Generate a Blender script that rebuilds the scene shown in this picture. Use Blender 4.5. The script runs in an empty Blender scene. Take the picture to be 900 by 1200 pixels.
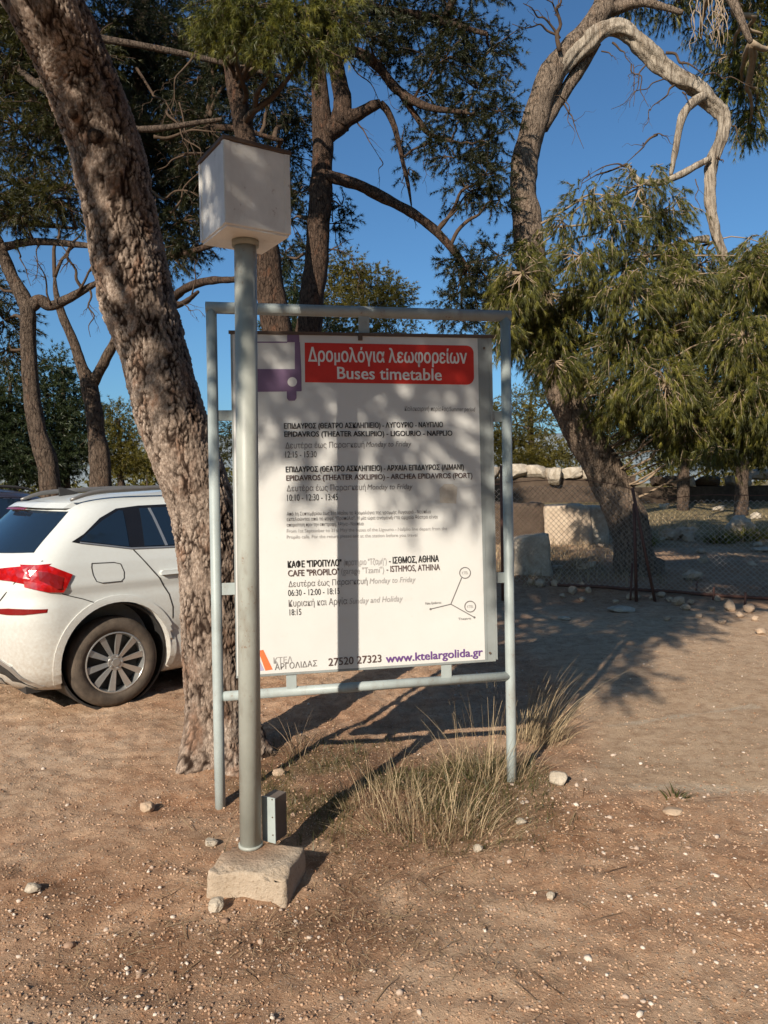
import bpy, bmesh, math, random
import numpy as np
from mathutils import Vector, Matrix

# ------------------------------------------------------------------ camera, sky, sun, exposure
scene = bpy.context.scene
COL = scene.collection
F = 890.0                       # focal length in photograph pixels (900 x 1200)
EYE = np.array([0.0, 0.0, 1.6])
PITCH = math.atan(30 / F)
ROLL = math.radians(0.9)
SUN_AZ = math.radians(26.0)     # light travels forward and this much to the right
SUN_EL = math.radians(29.0)

_f = np.array([0, math.cos(PITCH), -math.sin(PITCH)])
_u0 = np.array([0, math.sin(PITCH), math.cos(PITCH)])
_r0 = np.array([1.0, 0, 0])
_r = _r0 * math.cos(ROLL) - _u0 * math.sin(ROLL)
_u = _r0 * math.sin(ROLL) + _u0 * math.cos(ROLL)

cam_data = bpy.data.cameras.new("camera")
cam_data.sensor_fit = 'VERTICAL'
cam_data.sensor_height = 36.0
cam_data.lens = 36.0 * F / 1200.0
cam_data.clip_start = 0.05
cam_data.clip_end = 5000
cam = bpy.data.objects.new("camera", cam_data)
COL.objects.link(cam)
M = Matrix.Identity(4)
for i in range(3):
    M[i][0], M[i][1], M[i][2], M[i][3] = _r[i], _u[i], -_f[i], EYE[i]
cam.matrix_world = M
scene.camera = cam

world = bpy.data.worlds.new("World")
scene.world = world
world.use_nodes = True
wn = world.node_tree
sky = wn.nodes.new("ShaderNodeTexSky")
sky.sky_type = 'NISHITA'
sky.sun_disc = False
sky.sun_elevation = SUN_EL
sky.sun_rotation = math.pi + SUN_AZ
sky.altitude = 300
sky.air_density = 1.0
sky.dust_density = 1.8
sky.ozone_density = 1.6
tint = wn.nodes.new("ShaderNodeMixRGB"); tint.blend_type = 'MULTIPLY'; tint.inputs[0].default_value = 1.0
tint.inputs[2].default_value = (0.60, 0.97, 1.24, 1)
wn.links.new(sky.outputs[0], tint.inputs[1])
wn.links.new(tint.outputs[0], wn.nodes["Background"].inputs[0])
wn.nodes["Background"].inputs[1].default_value = 0.078

sun_data = bpy.data.lights.new("sun", 'SUN')
sun_data.energy = 5.0
sun_data.angle = math.radians(0.53)
sun_data.color = (1.0, 0.905, 0.765)
sun = bpy.data.objects.new("sun", sun_data)
COL.objects.link(sun)
_sd = Vector((math.sin(SUN_AZ) * math.cos(SUN_EL), math.cos(SUN_AZ) * math.cos(SUN_EL), -math.sin(SUN_EL)))
sun.rotation_euler = _sd.to_track_quat('-Z', 'Y').to_euler()
sun.location = (-4, -8, 12)

scene.view_settings.view_transform = 'Standard'
scene.view_settings.look = 'None'
scene.view_settings.gamma = 1.0
scene.view_settings.use_curve_mapping = False
scene.view_settings.exposure = 0.34
scene.render.engine = 'CYCLES'
scene.cycles.max_bounces = 6
scene.cycles.diffuse_bounces = 3
scene.cycles.transparent_max_bounces = 8
scene.cycles.use_denoising = True

# ------------------------------------------------------------------ helpers
RNG = np.random.default_rng(7)


def ray(px, py):
    return _f + _r * ((px - 450) / F) - _u * ((py - 600) / F)


def W(px, py, d):
    """the point seen at pixel (px, py) at forward distance d"""
    v = ray(px, py)
    return EYE + v * (d / v[1])


def nrm(a):
    a = np.asarray(a, float)
    return a / np.maximum(np.linalg.norm(a, axis=-1, keepdims=True), 1e-9)


def _hash(ix, iy, iz, s):
    n = (ix * 374761393 + iy * 668265263 + iz * 2147483647 + s * 1274126177) & 0xFFFFFFFF
    n = ((n ^ (n >> 13)) * 1274126177) & 0xFFFFFFFF
    n = n ^ (n >> 16)
    return (n & 0xFFFF) / 65535.0


def vnoise(p, seed=0):
    """value noise, p (N,3) -> (N,) in 0..1"""
    p = np.asarray(p, float)
    i = np.floor(p).astype(np.int64)
    f = p - i
    f = f * f * (3 - 2 * f)
    r = 0
    for dx in (0, 1):
        for dy in (0, 1):
            for dz in (0, 1):
                w = (f[:, 0] if dx else 1 - f[:, 0]) * (f[:, 1] if dy else 1 - f[:, 1]) * (f[:, 2] if dz else 1 - f[:, 2])
                r = r + w * _hash(i[:, 0] + dx, i[:, 1] + dy, i[:, 2] + dz, seed)
    return r


def sstep(a, b, x):
    t = np.clip((x - a) / (b - a), 0, 1)
    return t * t * (3 - 2 * t)


def ground_base(x, y):
    x = np.asarray(x, float); y = np.asarray(y, float)
    g = 0.035 * np.exp(-((x - .1) / 1.1) ** 2 - ((y - 4.0) / .55) ** 2)
    edge = 10.9 - 0.12 * (x - 2)
    g = g + 0.10 * sstep(-.9, .3, y - edge) * sstep(0.5, 1.5, x)
    g = g + 0.05 * np.clip(y - 12, 0, 16) * sstep(.6, 2.0, x)
    return g


def ground_z(x, y):
    x = np.atleast_1d(np.asarray(x, float)); y = np.atleast_1d(np.asarray(y, float))
    z0 = np.zeros_like(x)
    near = 1 - sstep(9, 30, np.hypot(x, y))
    p = np.stack([x, y, z0], -1)
    n = (vnoise(p * 1.7, 1) - .5) * .035 + (vnoise(p * 5.3, 2) - .5) * .022 + (vnoise(p * 13, 3) - .5) * .017 + (vnoise(p * 27, 4) - .5) * .014
    return ground_base(x, y) + n * near * (1 - .75 * path_mask(x, y))


PATH = None


def path_mask(x, y):
    """1 on the compacted pale track at the right, 0 on the loose red soil"""
    x = np.asarray(x, float); y = np.asarray(y, float)
    p = np.stack([x, y, np.zeros_like(x)], -1)
    n = (vnoise(p * 2.2, 11) - .5) * .35 + (vnoise(p * 7, 12) - .5) * .14
    a = sstep(-.06, .10, y - 3.86 + .16 * (x - 1.2) * 0 + n * .35)
    b = sstep(-.12, .25, x - 1.05 - .10 * (y - 4) + n * .9)
    c = 1 - sstep(-1.2, .6, y - 9.6 + n)
    d = sstep(0, .8, 9 - x)
    return np.clip(a * b * c * d, 0, 1)


def G(px, py, lift=0.0):
    """the ground point seen at a pixel"""
    v = ray(px, py)
    z = 0.0
    for _ in range(6):
        t = (z - EYE[2]) / v[2]
        q = EYE + v * t
        z = float(ground_z(q[0], q[1])[0])
    q[2] = z + lift
    return q


def mesh_np(name, V, T, attr=None, smooth=False):
    """fast triangle mesh"""
    V = np.ascontiguousarray(V, np.float32); T = np.ascontiguousarray(T, np.int32)
    me = bpy.data.meshes.new(name)
    me.vertices.add(len(V)); me.vertices.foreach_set("co", V.ravel())
    k = T.shape[1]
    me.loops.add(T.size); me.loops.foreach_set("vertex_index", T.ravel())
    me.polygons.add(len(T))
    me.polygons.foreach_set("loop_start", np.arange(0, T.size, k, dtype=np.int32))
    me.polygons.foreach_set("loop_total", np.full(len(T), k, np.int32))
    me.update(calc_edges=True)
    if smooth:
        me.polygons.foreach_set("use_smooth", np.ones(len(T), bool))
    for an, av in (attr or {}).items():
        a = me.attributes.new(an, 'FLOAT', 'POINT')
        a.data.foreach_set("value", np.ascontiguousarray(av, np.float32))
    me.validate()
    return me


class MB:
    def __init__(self):
        self.v = []; self.f = []; self.n = 0

    def add(self, v, f):
        v = np.asarray(v, float)
        self.v.append(v)
        o = self.n
        self.f.extend([tuple(i + o for i in q) for q in f])
        self.n += len(v)
        return self

    def box(self, c, s, ax=None, taper=1.0):
        """box centred c with full sizes s, optional axes (3x3 rows)"""
        c = np.asarray(c, float)
        ax = np.eye(3) if ax is None else np.asarray(ax, float)
        pts = []
        for k in (-1, 1):
            t = taper if k == 1 else 1.0
            for i, j in ((-1, -1), (1, -1), (1, 1), (-1, 1)):
                pts.append(c + ax[0] * i * s[0] / 2 * t + ax[1] * j * s[1] / 2 * t + ax[2] * k * s[2] / 2)
        return self.add(pts, [(3, 2, 1, 0), (4, 5, 6, 7), (0, 1, 5, 4), (1, 2, 6, 5), (2, 3, 7, 6), (3, 0, 4, 7)])

    def tube(self, pts, rad, sides=10, sub=1, lump=0.0, freq=3.0, seed=0, cap=True):
        P, R = curve(pts, rad, sub)
        v, f = tube_geo(P, R, sides, lump, freq, seed, cap)
        return self.add(v, f)

    def prism(self, poly, thick, origin, ex, ey):
        """polygon in the plane (origin, ex, ey), extruded along ex x ey by thick"""
        ex = np.asarray(ex, float); ey = np.asarray(ey, float); ez = np.cross(ex, ey)
        n = len(poly)
        a = [np.asarray(origin) + ex * p[0] + ey * p[1] for p in poly]
        b = [q + ez * thick for q in a]
        fs = [tuple(range(n - 1, -1, -1)), tuple(range(n, 2 * n))]
        fs += [(i, (i + 1) % n, n + (i + 1) % n, n + i) for i in range(n)]
        return self.add(a + b, fs)

    def lathe(self, prof, c, axis, n=32, ref=(0, 0, 1)):
        """closed profile [(r, h)] around axis through c"""
        axis = nrm(axis); ref = np.asarray(ref, float)
        e1 = nrm(np.cross(axis, ref)); e2 = np.cross(axis, e1)
        v = []
        for k in range(n):
            a = 2 * math.pi * k / n
            d = e1 * math.cos(a) + e2 * math.sin(a)
            v += [np.asarray(c) + d * r + axis * h for r, h in prof]
        m = len(prof); f = []
        for k in range(n):
            for i in range(m):
                j = (i + 1) % m; q = (k + 1) % n
                f.append((k * m + i, k * m + j, q * m + j, q * m + i))
        return self.add(v, f)

    def data(self, name, root=None, smooth=False):
        V = np.concatenate(self.v) if self.v else np.zeros((0, 3))
        if root is not None:
            V = V - np.array(root.location)
        me = bpy.data.meshes.new(name)
        me.from_pydata(V.tolist(), [], self.f)
        if smooth:
            me.polygons.foreach_set("use_smooth", np.ones(len(me.polygons), bool))
        me.update()
        return me


def curve(pts, rad, sub):
    P = np.asarray(pts, float)
    R = np.full(len(P), rad, float) if np.isscalar(rad) else np.asarray(rad, float)
    if sub <= 1 or len(P) < 3:
        return P, R
    Q = np.vstack([2 * P[0] - P[1], P, 2 * P[-1] - P[-2]])
    out = []; ro = []
    for i in range(len(P) - 1):
        p0, p1, p2, p3 = Q[i:i + 4]
        for k in range(sub):
            t = k / sub
            out.append(.5 * ((2 * p1) + (-p0 + p2) * t + (2 * p0 - 5 * p1 + 4 * p2 - p3) * t * t + (-p0 + 3 * p1 - 3 * p2 + p3) * t ** 3))
            ro.append(R[i] * (1 - t) + R[i + 1] * t)
    out.append(P[-1]); ro.append(R[-1])
    return np.array(out), np.array(ro)


def tube_geo(P, R, sides, lump=0.0, freq=3.0, seed=0, cap=True):
    n = len(P)
    T = nrm(np.gradient(P, axis=0)) if n > 1 else np.array([[0, 0, 1.]])
    ref = np.array([0.31, -0.87, 0.12])
    e1 = np.cross(T[0], ref); e1 = e1 / np.linalg.norm(e1)
    E1 = [e1]
    for i in range(1, n):
        e = E1[-1] - T[i] * np.dot(E1[-1], T[i]); E1.append(e / max(np.linalg.norm(e), 1e-9))
    E1 = np.array(E1); E2 = np.cross(T, E1)
    a = np.arange(sides) * 2 * math.pi / sides
    D = E1[:, None, :] * np.cos(a)[None, :, None] + E2[:, None, :] * np.sin(a)[None, :, None]
    V = P[:, None, :] + D * R[:, None, None]
    V = V.reshape(-1, 3)
    if lump:
        q = V * freq
        nn = vnoise(q, seed) - .5 + .5 * (vnoise(q * 2.7, seed + 5) - .5)
        V = V + D.reshape(-1, 3) * (nn * lump * np.repeat(R, sides))[:, None]
    f = []
    for i in range(n - 1):
        for k in range(sides):
            j = (k + 1) % sides
            f.append((i * sides + k, i * sides + j, (i + 1) * sides + j, (i + 1) * sides + k))
    if cap:
        f.append(tuple(range(sides - 1, -1, -1)))
        f.append(tuple((n - 1) * sides + k for k in range(sides)))
    return V, f


def tag(o, label=None, cat=None, group=None, kind=None):
    if label: o["label"] = label
    if cat: o["category"] = cat
    if group: o["group"] = group
    if kind: o["kind"] = kind
    return o


def thing(name, label, cat, loc, group=None, rz=0.0):
    o = bpy.data.objects.new(name, None)
    o.empty_display_size = .1
    COL.objects.link(o)
    o.location = tuple(float(c) for c in loc); o.rotation_euler = (0, 0, rz)
    return tag(o, label, cat, group)


def part(name, me, mat, parent=None, bevel=0.0, label=None):
    o = bpy.data.objects.new(name, me)
    COL.objects.link(o)
    if mat: me.materials.append(mat)
    if parent is not None: o.parent = parent
    if bevel:
        m = o.modifiers.new("bevel", 'BEVEL'); m.width = bevel; m.segments = 2; m.limit_method = 'ANGLE'
    if label: o["label"] = label
    return o


def copy_tree(o, parent=None):
    c = o.copy(); COL.objects.link(c)
    if parent is not None: c.parent = parent
    for ch in list(o.children): copy_tree(ch, c)
    return c


# ------------------------------------------------------------------ materials
class NT:
    def __init__(self, name):
        self.m = bpy.data.materials.new(name); self.m.use_nodes = True
        self.t = self.m.node_tree; self.b = self.t.nodes["Principled BSDF"]
        self.out = self.t.nodes["Material Output"]

    def n(self, typ, **kw):
        x = self.t.nodes.new("ShaderNode" + typ)
        for k, v in kw.items():
            if k.startswith("i_"):
                key = k[2:]
                key = int(key) if key.isdigit() else key.replace("_", " ")
                x.inputs[key].default_value = v
            else:
                setattr(x, k, v)
        return x

    def l(self, a, b): self.t.links.new(a, b)

    def coord(self, scale=(1, 1, 1), kind='Object'):
        tc = self.n("TexCoord"); mp = self.n("Mapping"); mp.inputs['Scale'].default_value = scale
        self.l(tc.outputs[kind], mp.inputs[0]); return mp.outputs[0]

    def noise(self, co, scale, detail=4, rough=.55, dist=0.0):
        x = self.n("TexNoise"); x.inputs['Scale'].default_value = scale; x.inputs['Detail'].default_value = detail
        x.inputs['Roughness'].default_value = rough; x.inputs['Distortion'].default_value = dist
        self.l(co, x.inputs['Vector']); return x.outputs['Fac']

    def voro(self, co, scale, feature='F1', out='Distance', rnd=1.0):
        x = self.n("TexVoronoi"); x.feature = feature; x.inputs['Scale'].default_value = scale
        x.inputs['Randomness'].default_value = rnd
        self.l(co, x.inputs['Vector']); return x.outputs[out]

    def ramp(self, fac, stops, interp='LINEAR'):
        x = self.n("ValToRGB"); x.color_ramp.interpolation = interp
        el = x.color_ramp.elements
        while len(el) < len(stops): el.new(.5)
        for e, (p, c) in zip(el, stops):
            e.position = p; e.color = (c, c, c, 1) if np.isscalar(c) else (*c, 1)
        self.l(fac, x.inputs[0]); return x.outputs[0]

    def mix(self, fac, a, b, mode='MIX'):
        x = self.n("MixRGB"); x.blend_type = mode
        for k, v in ((0, fac), (1, a), (2, b)):
            if isinstance(v, (int, float)): x.inputs[k].default_value = v if k == 0 else (v, v, v, 1)
            elif isinstance(v, tuple): x.inputs[k].default_value = (*v, 1)
            else: self.l(v, x.inputs[k])
        return x.outputs[0]

    def math(self, op, a, b=0.0):
        x = self.n("Math"); x.operation = op
        for k, v in ((0, a), (1, b)):
            if isinstance(v, (int, float)): x.inputs[k].default_value = v
            else: self.l(v, x.inputs[k])
        return x.outputs[0]

    def bump(self, h, strength=.5, dist=.01, prev=None):
        x = self.n("Bump"); x.inputs['Strength'].default_value = strength; x.inputs['Distance'].default_value = dist
        self.l(h, x.inputs['Height'])
        if prev is not None: self.l(prev, x.inputs['Normal'])
        self.l(x.outputs[0], self.b.inputs['Normal']); return x.outputs[0]

    def attr(self, name):
        x = self.n("Attribute"); x.attribute_name = name; return x.outputs['Fac']

    def col(self, c):
        if isinstance(c, tuple): self.b.inputs['Base Color'].default_value = (*c, 1)
        else: self.l(c, self.b.inputs['Base Color'])

    def set(self, rough=.6, spec=.5, metal=0.0):
        self.b.inputs['Roughness'].default_value = rough
        self.b.inputs['Specular IOR Level'].default_value = spec
        self.b.inputs['Metallic'].default_value = metal


def mat_plain(name, c, rough=.5, spec=.5, metal=0.0, var=.12, scale=20):
    t = NT(name); co = t.coord()
    n = t.noise(co, scale)
    t.col(t.ramp(n, [(.25, tuple(x * (1 - var) for x in c)), (.75, tuple(min(1, x * (1 + var)) for x in c))]))
    t.set(rough, spec, metal)
    return t.m


def mat_bark(name, plate, crack, red, scale=16, stretch=.45, bump=.9, dist=.03, pale=None, crackle=1.0):
    t = NT(name); co = t.coord((1, 1, stretch))
    def warp(src, sc, amt):
        w_ = t.n("TexNoise"); w_.inputs['Scale'].default_value = sc; w_.inputs['Detail'].default_value = 3
        t.l(co, w_.inputs['Vector'])
        add = t.n("VectorMath"); add.operation = 'MULTIPLY_ADD'
        t.l(w_.outputs['Color'], add.inputs[0]); add.inputs[1].default_value = (amt, amt, amt); t.l(src, add.inputs[2])
        return add.outputs[0]
    v = warp(warp(co, scale * .5, 1.6 / scale), scale * 2.2, .7 / scale)
    e1 = t.voro(v, scale, 'DISTANCE_TO_EDGE')
    e2 = t.voro(v, scale * 2.6, 'DISTANCE_TO_EDGE')
    cell = t.voro(v, scale, 'F1', 'Color')
    fine = t.noise(co, scale * 6, 6, .75)
    big = t.noise(co, scale * .16, 3)
    mid = t.noise(co, scale * .55, 4)
    gate = t.ramp(t.noise(co, scale * 1.1, 3), [(.38, 1.0), (.62, .25)])
    m1 = t.ramp(e1, [(.0, 0.0), (.09, .5), (.24, 1.0)])
    m1 = t.mix(t.math('MULTIPLY', gate, crackle), 1.0, m1)
    m2 = t.ramp(e2, [(.0, .35), (.16, 1.0)])
    base = t.ramp(fine, [(.28, tuple(c * .38 for c in plate)), (.5, plate), (.74, tuple(min(1, c * 1.6) for c in plate))])
    sepr = t.n("SeparateColor"); t.l(cell, sepr.inputs[0])
    base = t.mix(t.ramp(sepr.outputs[0], [(0, .0), (1, .5)]), base, tuple(c * .55 for c in plate))
    base = t.mix(t.ramp(mid, [(.58, 0.0), (.70, .5)]), base, red)
    if pale is not None:
        base = t.mix(t.ramp(big, [(.45, 0.0), (.62, .6)]), base, pale)
    c = t.mix(m1, crack, base)
    c = t.mix(m2, t.mix(.5, crack, c), c)
    t.col(c)
    h = t.math('ADD', t.math('MULTIPLY', m1, .8), t.math('ADD', t.math('MULTIPLY', m2, .4), t.math('MULTIPLY', fine, .9)))
    t.bump(h, bump, dist)
    t.set(.92, .15)
    return t.m


def mat_leaf(name, stops, scale=1.2, trans=.35):
    t = NT(name); co = t.coord()
    n = t.noise(co, scale, 3, .6)
    r = t.attr("rnd")
    f = t.math('ADD', t.math('MULTIPLY', n, .75), t.math('MULTIPLY', r, .32))
    c = t.ramp(f, stops)
    d = t.n("BsdfDiffuse"); tr = t.n("BsdfTranslucent"); mx = t.n("MixShader")
    t.l(c, d.inputs[0])
    tc = t.mix(1.0, c, (1.0, 1.0, .45), 'MULTIPLY')
    t.l(tc, tr.inputs[0])
    mx.inputs[0].default_value = trans
    t.l(d.outputs[0], mx.inputs[1]); t.l(tr.outputs[0], mx.inputs[2])
    gl = t.n("BsdfGlossy"); gl.inputs['Roughness'].default_value = .45; gl.inputs[0].default_value = (.9, .9, .8, 1)
    m2 = t.n("MixShader"); m2.inputs[0].default_value = .03
    t.l(mx.outputs[0], m2.inputs[1]); t.l(gl.outputs[0], m2.inputs[2])
    t.l(m2.outputs[0], t.out.inputs[0])
    return t.m


def mat_ground():
    t = NT("soil"); co = t.coord()
    big = t.noise(co, .55, 5, .6); mid = t.noise(co, 3.2, 6, .65); fine = t.noise(co, 55, 6, .75); grit = t.noise(co, 190, 3, .7)
    red = t.ramp(mid, [(.25, (.33, .165, .088)), (.5, (.47, .27, .16)), (.75, (.58, .38, .25))])
    tan = t.ramp(mid, [(.3, (.47, .305, .195)), (.7, (.62, .45, .315))])
    c = t.mix(t.ramp(big, [(.40, 0.0), (.58, .95)]), red, tan)
    pm = t.attr("path")
    pth = t.ramp(mid, [(.3, (.47, .32, .205)), (.7, (.58, .42, .285))])
    c = t.mix(pm, c, pth)
    ln = t.attr("line")
    c = t.mix(t.math('MULTIPLY', ln, t.ramp(fine, [(.35, .2), (.6, .8)])), c, (.52, .44, .34))
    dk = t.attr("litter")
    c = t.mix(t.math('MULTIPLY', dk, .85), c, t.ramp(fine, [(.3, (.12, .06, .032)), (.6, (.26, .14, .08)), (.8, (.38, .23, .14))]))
    gr = t.attr("green")
    c = t.mix(t.math('MULTIPLY', gr, .6), c, t.ramp(fine, [(.3, (.045, .05, .02)), (.7, (.13, .12, .05))]))
    far = t.attr("far")
    c = t.mix(far, c, t.ramp(mid, [(.3, (.14, .10, .05)), (.7, (.30, .24, .12))]))
    c = t.mix(t.ramp(fine, [(.28, .6), (.46, 0.0)]), c, t.mix(1.0, c, (.50, .42, .36), 'MULTIPLY'))
    c = t.mix(t.ramp(grit, [(.56, 0.0), (.68, .6)]), c, (.52, .42, .32))
    mot = t.noise(co, 11, 7, .72)
    c = t.mix(t.ramp(mot, [(.46, 0.0), (.62, .55)]), c, t.mix(1.0, c, (.52, .42, .36), 'MULTIPLY'))
    cell = t.voro(co, 75, 'F1', 'Distance')
    cc = t.voro(co, 75, 'F1', 'Color')
    sp = t.n("SeparateColor"); t.l(cc, sp.inputs[0])
    peb = t.math('MULTIPLY', t.ramp(cell, [(.26, 1.0), (.34, 0.0)]), t.ramp(sp.outputs[0], [(.62, 0.0), (.66, 1.0)]))
    peb = t.math('MULTIPLY', peb, t.math('SUBTRACT', 1.0, t.math('MULTIPLY', far, 1.0)))
    c = t.mix(t.math('MULTIPLY', peb, .75), c, t.ramp(sp.outputs[1], [(0, (.26, .17, .11)), (.6, (.42, .33, .25)), (1, (.60, .53, .45))]))
    t.col(c)
    h = t.math('ADD', t.math('MULTIPLY', fine, .7), t.math('ADD', t.math('MULTIPLY', grit, .25), t.math('MULTIPLY', peb, .35)))
    t.bump(h, 1.0, .018)
    t.set(.95, .12)
    return t.m


def mat_stone(name, a, b, scale=9, bump=.5, rnd=False, stain=(.16, .13, .09)):
    t = NT(name); co = t.coord()
    n = t.noise(co, scale, 6, .65); n2 = t.noise(co, scale * 6, 5, .7)
    f = n
    if rnd: f = t.math('ADD', t.math('MULTIPLY', n, .35), t.math('MULTIPLY', t.attr("rnd"), .75))
    c = t.ramp(f, [(.2, a), (.8, b)])
    c = t.mix(t.ramp(n2, [(.55, 0.0), (.75, .55)]), c, stain)
    t.col(c); t.bump(t.math('ADD', n, t.math('MULTIPLY', n2, .4)), bump, .02)
    t.set(.9, .2)
    return t.m


def mat_metal_paint(name, c, rust=.5, dirt=(.18, .14, .10), rough=.45):
    t = NT(name); co = t.coord((1, 1, .35)); co2 = t.coord()
    n = t.noise(co, 14, 6, .6); n2 = t.noise(co2, 60, 4, .6); n3 = t.noise(co2, 6, 4, .6)
    b = t.ramp(n3, [(.3, tuple(x * .86 for x in c)), (.7, tuple(x * 1.08 for x in c))])
    b = t.mix(t.ramp(n, [(.52, 0.0), (.72, .45 * rust)]), b, dirt)
    b = t.mix(t.math('MULTIPLY', t.ramp(n2, [(.60, 0.0), (.68, .8)]), t.ramp(n, [(.5, 0.0), (.66, rust)])), b, (.20, .085, .035))
    t.col(b); t.bump(n2, .12, .004); t.set(rough, .4)
    return t.m


M_SOIL = mat_ground()
M_BARK = mat_bark("pine bark", (.37, .285, .225), (.028, .016, .011), (.25, .105, .052), 24, .42, 1.0, .035, (.42, .34, .27))
M_BARK_RED = mat_bark("red pine bark", (.155, .10, .070), (.022, .013, .009), (.25, .10, .05), 22, .34, .9, .04)
M_BARK_GREY = mat_bark("grey pine bark", (.21, .15, .11), (.03, .019, .014), (.24, .12, .07), 20, .32, .9, .04)
M_BARK_BENT = mat_bark("bent pine bark", (.38, .28, .205), (.04, .026, .018), (.26, .15, .09), 20, .32, .9, .04)
M_DEADWOOD = mat_bark("dead wood", (.45, .37, .285), (.09, .06, .04), (.27, .175, .11), 11, .12, .8, .02, None, .9)
M_TWIG = mat_plain("twig", (.085, .056, .038), .9, .1, 0, .3, 12)
M_TWIG_PALE = mat_plain("pale twig", (.30, .22, .15), .9, .1, 0, .3, 12)
M_LEAF_OLIVE = mat_leaf("olive needles", [(.25, (.018, .022, .008)), (.50, (.088, .092, .020)), (.80, (.30, .265, .05))], 3.2)
M_LEAF_DARK = mat_leaf("dark needles", [(.25, (.010, .014, .007)), (.5, (.024, .028, .011)), (.8, (.055, .052, .018))], 1.2)
M_LEAF_MID = mat_leaf("mid needles", [(.25, (.016, .018, .007)), (.5, (.045, .045, .013)), (.8, (.115, .098, .024))], 1.2)
M_LEAF_YELLOW = mat_leaf("yellow green leaves", [(.25, (.055, .050, .010)), (.5, (.12, .10, .018)), (.8, (.21, .165, .03))], .9)
M_LEAF_EVER = mat_leaf("evergreen leaves", [(.25, (.016, .024, .012)), (.5, (.035, .050, .022)), (.8, (.075, .090, .034))], .8)
M_FRAME = mat_metal_paint("grey blue painted steel", (.36, .40, .39), .75)
M_POLE = mat_metal_paint("weathered pole paint", (.37, .38, .34), 1.2)
M_LIGHTBOX = mat_metal_paint("white sheet metal", (.74, .71, .66), .6, (.45, .38, .30), .4)
M_RIM_DARK = mat_plain("brown metal edge", (.11, .075, .055), .6, .3)
M_CONCRETE = mat_stone("concrete", (.40, .30, .215), (.56, .45, .34), 7, .35, stain=(.30, .19, .11))
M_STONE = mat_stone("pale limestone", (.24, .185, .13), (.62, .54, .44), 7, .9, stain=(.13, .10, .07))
M_STONE_DARK = mat_stone("dark stained and shaded stone", (.050, .034, .024), (.13, .092, .066), 6, .6, stain=(.04, .03, .02))  # dark tone includes the far wall's shade, besides stains
M_CRUMB = mat_stone("soil crumbs", (.28, .15, .085), (.55, .37, .25), 40, .3, True, (.3, .17, .1))
M_STONE_RED = mat_stone("reddish fieldstone", (.30, .19, .12), (.58, .45, .33), 4, .6)
M_GRAVEL = mat_stone("gravel", (.32, .20, .135), (.68, .58, .49), 60, .3, True, (.27, .18, .12))
M_RUST = mat_metal_paint("rusty steel", (.12, .055, .04), 1.0, (.10, .05, .03), .8)
M_WIRE = mat_plain("galvanised wire", (.40, .33, .27), .6, .4, 0.0, .15)
M_PLASTIC_DARK = mat_plain("dark plastic", (.035, .033, .032), .55, .4)
# ------------------------------------------------------------------ ground, hills
def axis_coords(lo, hi, fine, far):
    a = np.arange(lo, hi + 1e-6, fine)
    s = fine; up = [a[-1]]
    while up[-1] < far: s *= 1.16; up.append(up[-1] + s)
    s = fine; dn = [a[0]]
    while dn[-1] > -far: s *= 1.16; dn.append(dn[-1] - s)
    return np.concatenate([np.array(dn[:0:-1]), a, np.array(up[1:])])


xs = axis_coords(-3.4, 5.0, .026, 1500); ys = axis_coords(1.4, 9.5, .026, 1500)
XX, YY = np.meshgrid(xs, ys)
gx, gy = XX.ravel(), YY.ravel()
gz = ground_z(gx, gy)
_w = len(xs)
_i = (np.arange(len(ys) - 1)[:, None] * _w + np.arange(_w - 1)[None, :]).ravel()
quads = np.stack([_i, _i + 1, _i + 1 + _w, _i + _w], -1)
_p3 = np.stack([gx, gy, 0 * gx], -1)
_ln = np.zeros_like(gx)
for cx0, cy0, cx1, cy1, wd in ((1.25, 3.93, 4.2, 3.72, .05), (1.45, 4.95, 2.6, 5.35, .05)):
    t_ = np.clip(((gx - cx0) * (cx1 - cx0) + (gy - cy0) * (cy1 - cy0)) / ((cx1 - cx0) ** 2 + (cy1 - cy0) ** 2), 0, 1)
    dd = np.hypot(gx - cx0 - t_ * (cx1 - cx0), gy - cy0 - t_ * (cy1 - cy0)) + (vnoise(_p3 * 6, 31) - .5) * .07
    _ln = np.maximum(_ln, 1 - sstep(wd * .4, wd, dd))
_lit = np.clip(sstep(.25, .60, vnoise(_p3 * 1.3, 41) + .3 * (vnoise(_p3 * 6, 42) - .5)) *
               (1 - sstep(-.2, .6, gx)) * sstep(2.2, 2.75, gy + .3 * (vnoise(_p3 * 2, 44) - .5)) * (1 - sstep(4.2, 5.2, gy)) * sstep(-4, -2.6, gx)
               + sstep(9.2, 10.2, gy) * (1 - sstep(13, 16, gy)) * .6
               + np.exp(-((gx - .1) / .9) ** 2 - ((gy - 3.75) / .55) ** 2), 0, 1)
_grn = np.clip(sstep(.35, .6, vnoise(_p3 * 3, 51)) * np.exp(-((gx - .0) / .8) ** 2 - ((gy - 3.95) / .5) ** 2) * 1.3
               + sstep(.45, .65, vnoise(_p3 * .9, 52)) * sstep(11.5, 13, gy) * .8, 0, 1)
me = mesh_np("ground", np.stack([gx, gy, gz], -1), quads,
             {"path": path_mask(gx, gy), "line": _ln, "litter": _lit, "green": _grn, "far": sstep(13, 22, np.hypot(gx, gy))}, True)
part("ground", me, M_SOIL)["kind"] = "structure"

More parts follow.
